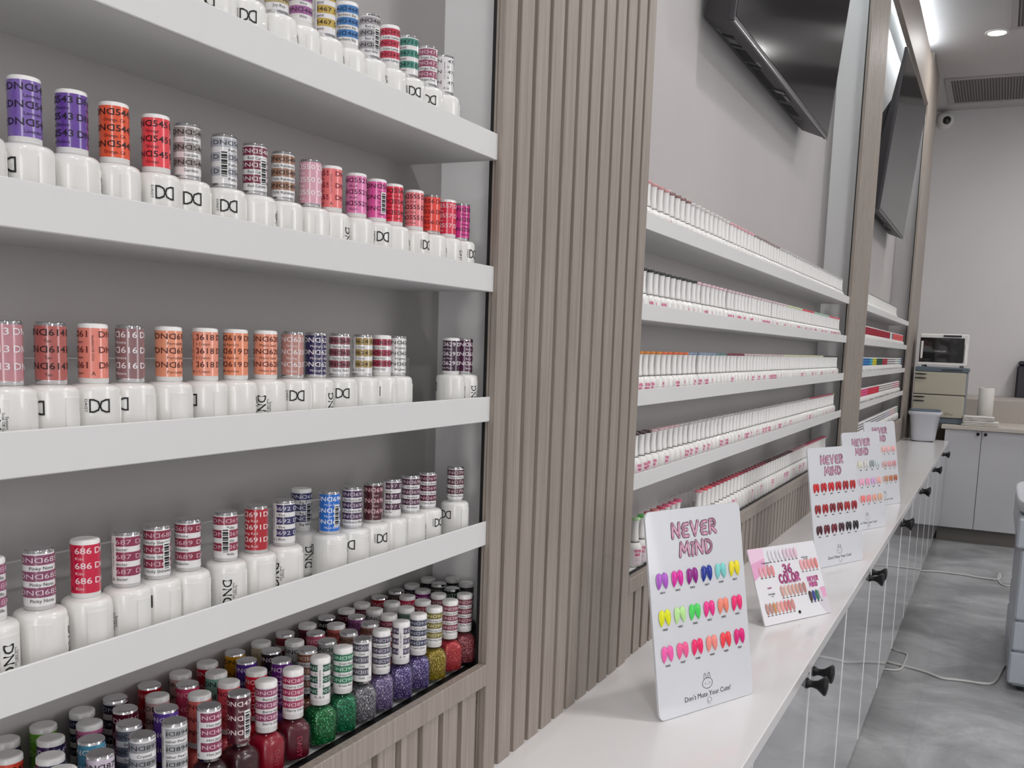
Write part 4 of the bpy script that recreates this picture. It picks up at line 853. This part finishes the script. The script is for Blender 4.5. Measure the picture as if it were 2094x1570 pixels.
board((0.1419, 2.0668, ZT), math.radians(64.6), [['#d0101c', '#c00c1c', '#cc0c20', '#b80c1c', '#a00c1c', '#b8141c'], ['#94101c', '#a80c18', '#78081a', '#84081a', '#a81420', '#98081c'], ['#44081a', '#64081c', '#700c24', '#40101e', '#1c0810', '#180810']], 396,
      'acrylic sample board with red to black nail colours, directly behind the small card')
board((0.1430, 2.5535, ZT), math.radians(65), [['#d8d8b8', '#d8dcc0', '#e8e4d0', '#e0e0dc', '#9aa4a4', '#d0dcdc'], ['#dcb8d4', '#e8b0d0', '#fab4d0', '#f4a8c8', '#dcb0dc', '#f8b8b4'], ['#dcb0c4', '#ecb0bc', '#fc8080', '#f89494', '#f0b0a0', '#e4b898']], 378,
      'acrylic sample board with pearl and pastel nail colours, behind the red one')
board((0.1415, 3.0200, ZT), math.radians(66), [['#f4c8c4', '#f8c4c0', '#f8c8c4', '#fcc0bc', '#fcc4c0', '#fcb8b4'], ['#e0b4b4', '#e4b4b4', '#dcb0b0', '#e0b0b0', '#e8a8ac', '#dc9ca4'], ['#c89c84', '#cc9c80', '#d09878', '#cc9474', '#c87c54', '#bc6c4c']], 360,
      'acrylic sample board with nude and tan nail colours, farthest along the worktop')
# the small square card
W, H = 0.1765, 0.1318
t = board_frame((0.1417, 1.5736, ZT), math.radians(61.5), math.radians(22.8), 'small white sample card reading 36 COLOR with rows of nude nail tips')
m = MB(); rounded(m, W, H, 0.0025, 0.001, mat('#ecebef', 0.3, coat=0.3, name='white_card')); m.obj('card', t)
m = MB(); PK = mat('#e9a9cd', 0.45, name='pink_print'); PK2 = mat('#f3cfe4', 0.45, name='pale_pink_print'); GP = mat('#d9d3da', 0.45)
def poly(pts, mm, z=0.0002): m.add([(u * W, v * H, z) for u, v in pts], [tuple(range(len(pts)))], mm)
poly([(0.001, 0.58), (0.12, 0.66), (0.20, 0.74), (0.215, 0.998), (0.001, 0.998)], PK2); poly([(0.001, 0.58), (0.12, 0.66), (0.20, 0.74), (0.205, 0.86), (0.001, 0.80)], PK, 0.0004)
m.obj('pink_corner_shape', t); m = MB()
poly([(0.86, 0.15), (0.93, 0.002), (0.998, 0.002), (0.998, 0.26), (0.90, 0.22)], GP); poly([(0.86, 0.29), (0.90, 0.22), (0.99, 0.22), (0.998, 0.36), (0.93, 0.36)], PK, 0.0004)
m.obj('grey_corner_shape', t); m = MB(); PP = mat('#d86aa8', 0.5, name='pink_title'); PD = mat('#a8487c', 0.5)
bubble(m, '36', 0.5 * W, 0.680 * H, 0.0135, 0.020, 0.0003, PP, PD); bubble(m, 'COLOR', 0.503 * W, 0.555 * H, 0.0135, 0.052, 0.0003, PP, PD)
bubble(m, 'NEVER', 0.843 * W, 0.492 * H, 0.0075, 0.028, 0.0003, PP, PD); bubble(m, 'MiND', 0.832 * W, 0.416 * H, 0.0075, 0.021, 0.0003, PP, PD)
m.text_flat(text('various colours to choose from'), 0.50 * W, 0.492 * H, 0.0018, GREYINK, 0.0003, sx=1.1)
for (s, u, v, h) in (('Translucent', 0.205, 0.795, 0.0030), ('nude', 0.225, 0.765, 0.0020), ('Pearlescent', 0.80, 0.795, 0.0026), ('nude pink', 0.81, 0.770, 0.0020), ('Coverage', 0.19, 0.387, 0.0030), ('nude', 0.195, 0.355, 0.0020)): m.text_flat(text(s, 0.02), u * W, v * H, h, INK, 0.0006)
m.text_flat(text('nude', 0.03), 0.182 * W, 0.469 * H, 0.0036, PD, 0.0004)
m.obj('card_lettering', t); m = MB(); groups = [(0.288, 0.676, 8, 0.872, 0.79, ['#e4e2e8', '#e8e6ec', '#e2e0e6', '#ece6ec', '#ddc8d4', '#e8c8d8', '#e4c0d0', '#e8c4d4']), (0.112, 0.282, 4, 0.680, 0.60, ['#f0a8b4', '#f0a0ac', '#e0888c', '#e88f94']),
          (0.725, 0.950, 5, 0.690, 0.60, ['#f4aab0', '#f2a6a8', '#f09c9c', '#ea9492', '#e08280']), (0.350, 0.684, 7, 0.392, 0.305, ['#d8a49c', '#e8c4b4', '#dcaca0', '#dca89c', '#d4a094', '#c48c84', '#b88078']),
          (0.080, 0.458, 8, 0.200, 0.112, ['#bc8c84', '#c08c80', '#c88c58', '#e8a898', '#f09c94', '#d8807c', '#d47874', '#d08c88']), (0.745, 0.900, 4, 0.262, 0.180, ['#3c1c20', '#142c8c', '#147050', '#d8d4dc'])]
for (ua, ub, n, v, vd, cols) in groups:
    for i in range(n):
        u = ua + (ub - ua) * i / (n - 1); nail(t, NAILS, u * W, v * H, 0.06, cols[i]); m.box((u * W - 0.0026, vd * H - 0.0006, 0.0), (u * W + 0.0026, vd * H + 0.0006, 0.0004), INK)
m.obj('swatch_dashes', t)
MB().lathe([(0.0030, 0), (0.0030, 0.001), (0.0, 0.0014)], mat('#2c2c2e', 0.3, metal=0.6), 14).obj('screw', t, (0.53 * W, 0.09 * H, 0))
ln = math.radians(22.8); c, s = math.cos(ln), math.sin(ln)
q = MB(); vs = []
for x in (0.4 * W, 0.66 * W): vs += [(x, 0.0005, -0.0026), (x, 0.0005 + 0.05 * s, -0.0026 - 0.05 * c), (x, 0.06, -0.0026)]
q.add(vs, [(0, 1, 2), (3, 5, 4), (0, 3, 4, 1), (1, 4, 5, 2), (2, 5, 3, 0)], ACRYL); q.obj('stand_foot', t)

# ------------------------------------------------------------------ things at the far end
# white bucket on the worktop
t = thing('plastic_bucket', 'white plastic bucket with grey rim lining, at the far end of the long worktop', 'bucket', (0.112, 5.66, ZT))
m = MB()
def rsq(m, prof, mm, n=32, cap=(True, False)):
    vs = []
    for (rx, ry, z) in prof:
        for i in range(n):
            a = 2 * PI * i / n; q = 1 / ((abs(math.cos(a)) ** 5 + abs(math.sin(a)) ** 5) ** 0.2); vs.append((rx * q * math.cos(a), ry * q * math.sin(a), z))
    fs = [(j * n + i, j * n + (i + 1) % n, (j + 1) * n + (i + 1) % n, (j + 1) * n + i) for j in range(len(prof) - 1) for i in range(n)]
    if cap[0]: fs.append(tuple(range(n))[::-1])
    if cap[1]: fs.append(tuple(range(len(vs) - n, len(vs))))
    m.add(vs, fs, mm, True)
BK = mat('#cfd1d8', 0.35, coat=0.3, name='white_bucket_plastic')
rsq(m, [(0.056, 0.056, 0.003), (0.062, 0.060, 0.008), (0.077, 0.075, 0.142), (0.083, 0.081, 0.146), (0.086, 0.084, 0.150), (0.087, 0.085, 0.163), (0.082, 0.080, 0.166), (0.078, 0.077, 0.160), (0.060, 0.058, 0.012)], BK, cap=(True, True)); m.obj('tub', t)
m = MB(); rsq(m, [(0.079, 0.0775, 0.160), (0.0805, 0.079, 0.172), (0.078, 0.0765, 0.174), (0.070, 0.069, 0.150), (0.06, 0.058, 0.03)], mat('#5c6876', 0.5, name='slate_liner'), cap=(False, False)); m.obj('liner', t)
m = MB()
for sx in (-1, 1):
    for sy in (-1, 1): m.box((sx * 0.042 - 0.012, sy * 0.045 - 0.010, 0), (sx * 0.042 + 0.012, sy * 0.045 + 0.010, 0.0035), mat('#202224', 0.6))
m.obj('foot', t)
# towel warmer
CREAM = mat('#bdb8a6', 0.22, coat=0.5, name='cream_enamel'); SLATE = mat('#5e6b76', 0.4, name='slate_trim'); DK = mat('#26282a', 0.4)
t = thing('towel_warmer', 'cream two-door towel warmer cabinet with dark pull handles, on the end counter', 'towel warmer', (0.165, 5.88, 0.662))
MB().bbox((-0.138, 0.012, 0.02), (0.138, 0.26, 0.292), mat('#8d9296', 0.4), 0.003).obj('housing', t)
for (z0, z1) in ((0.035, 0.160), (0.165, 0.290)):
    d = MB().bbox((-0.140, -0.006, z0), (0.132, 0.012, z1), CREAM, 0.003).obj('door', t)
    for dz in (0.007, 0.030):
        MB().lathe([(0.0, -0.034), (0.0030, -0.026), (0.0042, -0.012), (0.0045, 0), (0.0042, 0.012), (0.0030, 0.026), (0, 0.034)], DK, 10, axis='x').obj('handle', d, (-0.108, -0.0085, z1 - dz - 0.006))
MB().box((-0.140, -0.002, 0.1602), (0.136, 0.013, 0.1648), DK).obj('door_gap', t)
MB().bbox((-0.140, -0.004, 0.292), (0.142, 0.262, 0.318), SLATE, 0.003).box((0.0, -0.005, 0.300), (0.11, -0.0035, 0.308), DK).obj('top_panel', t)
MB().bbox((-0.135, -0.002, 0.002), (0.136, 0.26, 0.030), SLATE, 0.002).obj('base', t)
m = MB(); vs, fs, Wt_ = text('Elite', 0.0); m.add([(a * 0.018 * 1.0 + 0.035 + b_ * 0.004, -0.0066, 0.047 + b_ * 0.016) for a, b_ in vs], fs, mat('#6e675c', 0.4)); m.obj('script_badge', t)
# sterilizer on top
t = thing('sterilizer_cabinet', 'white sterilizer cabinet with a black glass door, on top of the cream towel warmer', 'sterilizer', (0.165, 5.88, 0.980))
MB().bbox((-0.128, 0.010, 0.012), (0.128, 0.21, 0.188), WHITEP, 0.004).obj('housing', t)
MB().bbox((-0.125, 0.001, 0.028), (0.108, 0.009, 0.166), mat('#0b0a0c', 0.08, coat=1.0, name='black_door_glass'), 0.002).obj('glass_door', t)
MB().bbox((-0.120, -0.006, 0.048), (-0.108, 0.001, 0.146), WHITEP, 0.002).obj('handle', t)
MB().bbox((0.112, -0.004, 0.035), (0.120, 0.009, 0.135), WHITEP, 0.002).obj('hinge', t)
MB().box((-0.005, 0.006, 0.172), (0.090, 0.0105, 0.182), mat('#2c2c30', 0.4)).obj('control_strip', t)
MB().bbox((-0.130, -0.002, 0.012), (0.122, 0.012, 0.026), WHITEP, 0.002).obj('sill', t)
m = MB(); vs, fs, _w = text('STERILIZER', 0.01); m.add([(-0.045 + a * 0.0085, -0.0003 + 0.0008, 0.086 + b_ * 0.008) for a, b_ in vs], fs, mat('#b8b8bc', 0.4)); m.obj('lettering', t)
m = MB(); [m.lathe([(0.008, 0), (0.009, 0.012)], mat('#a0a4a8', 0.4), 12, (sx * 0.10, 0.03 + q * 0.15, 0)) for sx in (-1, 1) for q in (0, 1)]; m.obj('foot', t)
# paper roll, towels, dispenser
t = thing('paper_towel_roll', 'upright white paper towel roll behind the folded towels', 'paper roll', (0.408, 6.03, 0.662))
MB().lathe([(0.0405, 0), (0.0415, 0.001), (0.0415, 0.209), (0.0405, 0.210), (0.017, 0.210), (0.017, 0.195)], mat('#dbd8d2', 0.9, name='tissue_paper'), 32, capt=False).obj('roll', t)
MB().lathe([(0.0168, 0.195), (0.0168, 0.2102), (0.0155, 0.2102), (0.0155, 0.18)], mat('#8a7a66', 0.8), 20, capb=False).obj('core', t)
t = thing('folded_towel', 'folded white towel at the bottom of the small stack on the end counter', 'towel', (0.39, 5.88, 0.662))
def towel(w_, d_, z0, z1, seed):
    m = MB(); rnd = random.Random(seed); layers = 3; h = (z1 - z0) / layers
    for k in range(layers):
        nx, ny = 16, 8; vs = []; zt = z0 + h * (k + 1); zb = z0 + h * k; sh = rnd.uniform(-0.005, 0.005)
        ring = []
        for i in range(nx + 1):
            u = -1 + 2 * i / nx; wob = 0.0025 * math.sin(u * 5 + seed + k) + 0.0015 * math.sin(u * 11 + k * 2)
            for (yy, zz) in ((-d_ / 2 + 0.004, zb + 0.0004), (-d_ / 2 - 0.002, (zb + zt) / 2), (-d_ / 2 + 0.004, zt), (0, zt + 0.0008), (d_ / 2, zt), (d_ / 2, zb + 0.0004)):
                e = (1 - abs(u) ** 8 * 0.5)
                vs.append((u * w_ / 2 + sh, yy + wob, zb + (zz - zb) * (0.72 + 0.28 * e) + max(0, wob) * 0.5 * (zz > zb + 0.001)))
        q = 6
        fs = [(i * q + j, i * q + (j + 1) % q, (i + 1) * q + (j + 1) % q, (i + 1) * q + j) for i in range(nx) for j in range(q)] + [tuple(range(q))[::-1], tuple(range(nx * q, nx * q + q))]
        m.add([v for v in vs], [f[::-1] for f in fs], mat('#d9d6d0', 0.95, name='white_terry'), True)
    return m
towel(0.185, 0.12, 0.0, 0.026, 1).obj('cloth', t)
t = thing('folded_towel', 'folded white towel lying on top of the other towel, in front of the paper roll', 'towel', (0.378, 5.885, 0.6895)); towel(0.160, 0.11, 0.0, 0.026, 5).obj('cloth', t)
t = thing('towel_dispenser', 'black paper towel dispenser mounted on the end wall at the right edge', 'dispenser', (0.70, YE, 0.76))
m = MB(); pr = []
for i in range(9):
    a = PI / 2 * i / 8; pr.append((-0.10 + 0.03 - 0.03 * math.sin(a) - 0.0, 0.245 + 0.03 * math.cos(a)))
m.bbox((-0.133, -0.115, 0), (0.133, 0, 0.245), mat('#1d1b26', 0.25, coat=0.5, name='smoky_black_plastic'), 0.012); m.bbox((-0.127, -0.105, 0.245), (0.127, 0, 0.272), mat('#1d1b26', 0.25, coat=0.5, name='smoky_black_plastic'), 0.008); m.obj('cover', t)
MB().box((-0.13, -0.1165, 0.052), (0.13, -0.1155, 0.056), mat('#3a3848', 0.4)).box((-0.08, -0.1165, 0.145), (0.02, -0.1155, 0.148), mat('#8088b0', 0.4)).obj('seam', t)
# surveillance camera
t = thing('security_camera', 'small white dome security camera high in the corner of the end wall', 'security camera', (-0.01, YE, 2.600))
MB().lathe([(0.055, 0), (0.055, -0.02), (0.040, -0.028)], WHITEP, 24, axis='y', capt=True).obj('base', t)
MB().lathe([(0.0, -0.052), (0.02, -0.048), (0.034, -0.036), (0.042, -0.018), (0.045, 0.0), (0.042, 0.02), (0.034, 0.03)], WHITEP, 24, axis='y').obj('shell', t, (0.0, -0.045, -0.004))
e = MB().lathe([(0.0, -0.03), (0.018, -0.027), (0.026, -0.018), (0.028, 0.0)], mat('#0b0b0d', 0.1, coat=1), 24, axis='y').obj('lens', t, (0.014, -0.072, -0.014)); e.rotation_euler = (0.35, 0, 0.35)

# ceiling fittings
for i, (x, y) in enumerate(LAMPS):
    t = thing('downlight', 'round recessed ceiling downlight' + (' glowing above the far corner, the one in view' if i == 0 else ' out of view, over ' + ('', 'the far aisle', 'the middle aisle', 'the camera', 'the far room', 'the room beside the farther cabinets', 'the middle of the room', 'the room behind the camera', 'the entrance', 'the end counter, added as extra light')[i]), 'ceiling light', (x, y, CEIL), 0, None if i == 0 else 'downlights over the room')
    MB().lathe([(0.058, 0), (0.058, -0.003), (0.044, -0.006), (0.042, -0.002)], mat('#e8e6e4', 0.4), 32, capb=False, capt=False).obj('trim_ring', t)
    MB().lathe([(0.042, -0.0025), (0.042, -0.0035)], LAMPM, 32).obj('diffuser', t)
def vent(x0, x1, y0, y1, label, along='y'):
    t = thing('ceiling_vent', label, 'air vent', ((x0 + x1) / 2, (y0 + y1) / 2, CEIL)); a, b = (x1 - x0) / 2, (y1 - y0) / 2; f = 0.035
    m = MB(); c = mat('#b0acac', 0.6, name='vent_frame_paint')
    for (p, q) in (((-a, -b, -0.008), (a, -b + f, 0)), ((-a, b - f, -0.008), (a, b, 0)), ((-a, -b + f, -0.008), (-a + f, b - f, 0)), ((a - f, -b + f, -0.008), (a, b - f, 0))): m.bbox(p, q, c, 0.002)
    m.obj('frame', t)
    MB().box((-a + f, -b + f, -0.001), (a - f, b - f, 0), mat('#6e6a6b', 0.8)).obj('backing', t)
    m = MB(); x = -a + f + 0.008
    while x < a - f: m.box((x, -b + f, -0.0055), (x + 0.006, b - f, -0.001), mat('#8e8a8b', 0.6)); x += 0.016
    m.obj('louvre', t)
vent(0.02, 1.25, 6.25, 6.86, 'long grey louvred ceiling vent in front of the end wall')
vent(0.362, 1.0, 4.65, 5.42, 'square ceiling vent at the top right corner, beside the downlight')

# floor: plastic drawer cart and cables
CART = mat('#b3b9c0', 0.35, coat=0.2, name='pale_grey_plastic')
t = thing('drawer_cart', 'pale grey plastic drawer cart standing at the right edge of the picture', 'cart', (0.80, 3.60, 0))
a, b = 0.232, 0.355
MB().bbox((-a + 0.012, -b + 0.012, 0.018), (a - 0.012, b - 0.004, 0.545), mat('#a3a8ae', 0.4), 0.004).obj('carcass', t)
for (z0, z1, s) in ((0.026, 0.128, 0.0), (0.134, 0.226, 0.002), (0.232, 0.452, 0.003), (0.458, 0.552, -0.012)):
    MB().bbox((-a - (0.0 if s >= 0 else 0.012) + max(s, 0) , -b - (0.0 if s >= 0 else 0.006), z0), (a + (0 if s >= 0 else 0.012) - max(s, 0), b - 0.02, z1), CART, 0.006).obj('drawer', t)
m = MB(); rsq(m, [(0.235, 0.355, 0.552), (0.246, 0.366, 0.560), (0.250, 0.370, 0.590), (0.247, 0.367, 0.594), (0.240, 0.360, 0.590), (0.236, 0.356, 0.568)], mat('#cfd3d8', 0.3, coat=0.3), n=64, cap=(True, True)); m.obj('tray_top', t)
m = MB()
for sx in (-1, 1):
    for sy in (-1, 1): m.lathe([(0.018, -0.008), (0.018, 0.008)], DK, 16, (sx * (a - 0.04), sy * (b - 0.04), 0.018), axis='x')
m.obj('caster', t)
CAB = mat('#d4d3d0', 0.5, name='grey_cable_sheath')
def smooth_path(p, n=6):
    out = []
    for i in range(len(p) - 1):
        p0 = p[max(i - 1, 0)]; p1 = p[i]; p2 = p[i + 1]; p3 = p[min(i + 2, len(p) - 1)]
        for k in range(n):
            t_ = k / n; out.append(tuple(0.5 * ((2 * p1[q]) + (-p0[q] + p2[q]) * t_ + (2 * p0[q] - 5 * p1[q] + 4 * p2[q] - p3[q]) * t_ * t_ + (-p0[q] + 3 * p1[q] - 3 * p2[q] + p3[q]) * t_ ** 3) for q in range(2)))
    out.append(tuple(p[-1])); return out
def cable(pts, r, label):
    tag(MB().tube([(x, y, r + 0.0003) for x, y in smooth_path(pts)], r, CAB, 8).obj('floor_cable'), label, 'cable')
cable([(0.155, 3.62), (0.205, 3.50), (0.238, 3.48), (0.257, 3.455), (0.256, 3.36), (0.249, 3.276), (0.208, 3.252), (0.155, 3.25)], 0.0032, 'thin grey cable looping out from under the base cabinets')
cable([(0.155, 3.37), (0.205, 3.335), (0.261, 3.317), (0.300, 3.305), (0.339, 3.285), (0.379, 3.256), (0.420, 3.262), (0.458, 3.268), (0.505, 3.272), (0.53, 3.296), (0.545, 3.36), (0.565, 3.50), (0.60, 3.60)], 0.0042, 'double grey cable crossing the floor from the base cabinets to the drawer cart')
cable([(0.155, 4.87), (0.206, 4.888), (0.282, 4.915), (0.34, 4.918), (0.402, 4.914), (0.45, 4.90), (0.50, 4.899), (0.545, 4.91), (0.552, 5.02), (0.549, 5.061)], 0.0042, 'pale cable lying across the floor farther back, toward the end cabinets')
cable([(0.548, 5.06), (0.543, 4.95), (0.552, 4.84), (0.575, 4.79), (0.60, 4.82), (0.62, 4.90)], 0.0032, 'short curled cable end beside the cart on the far floor')
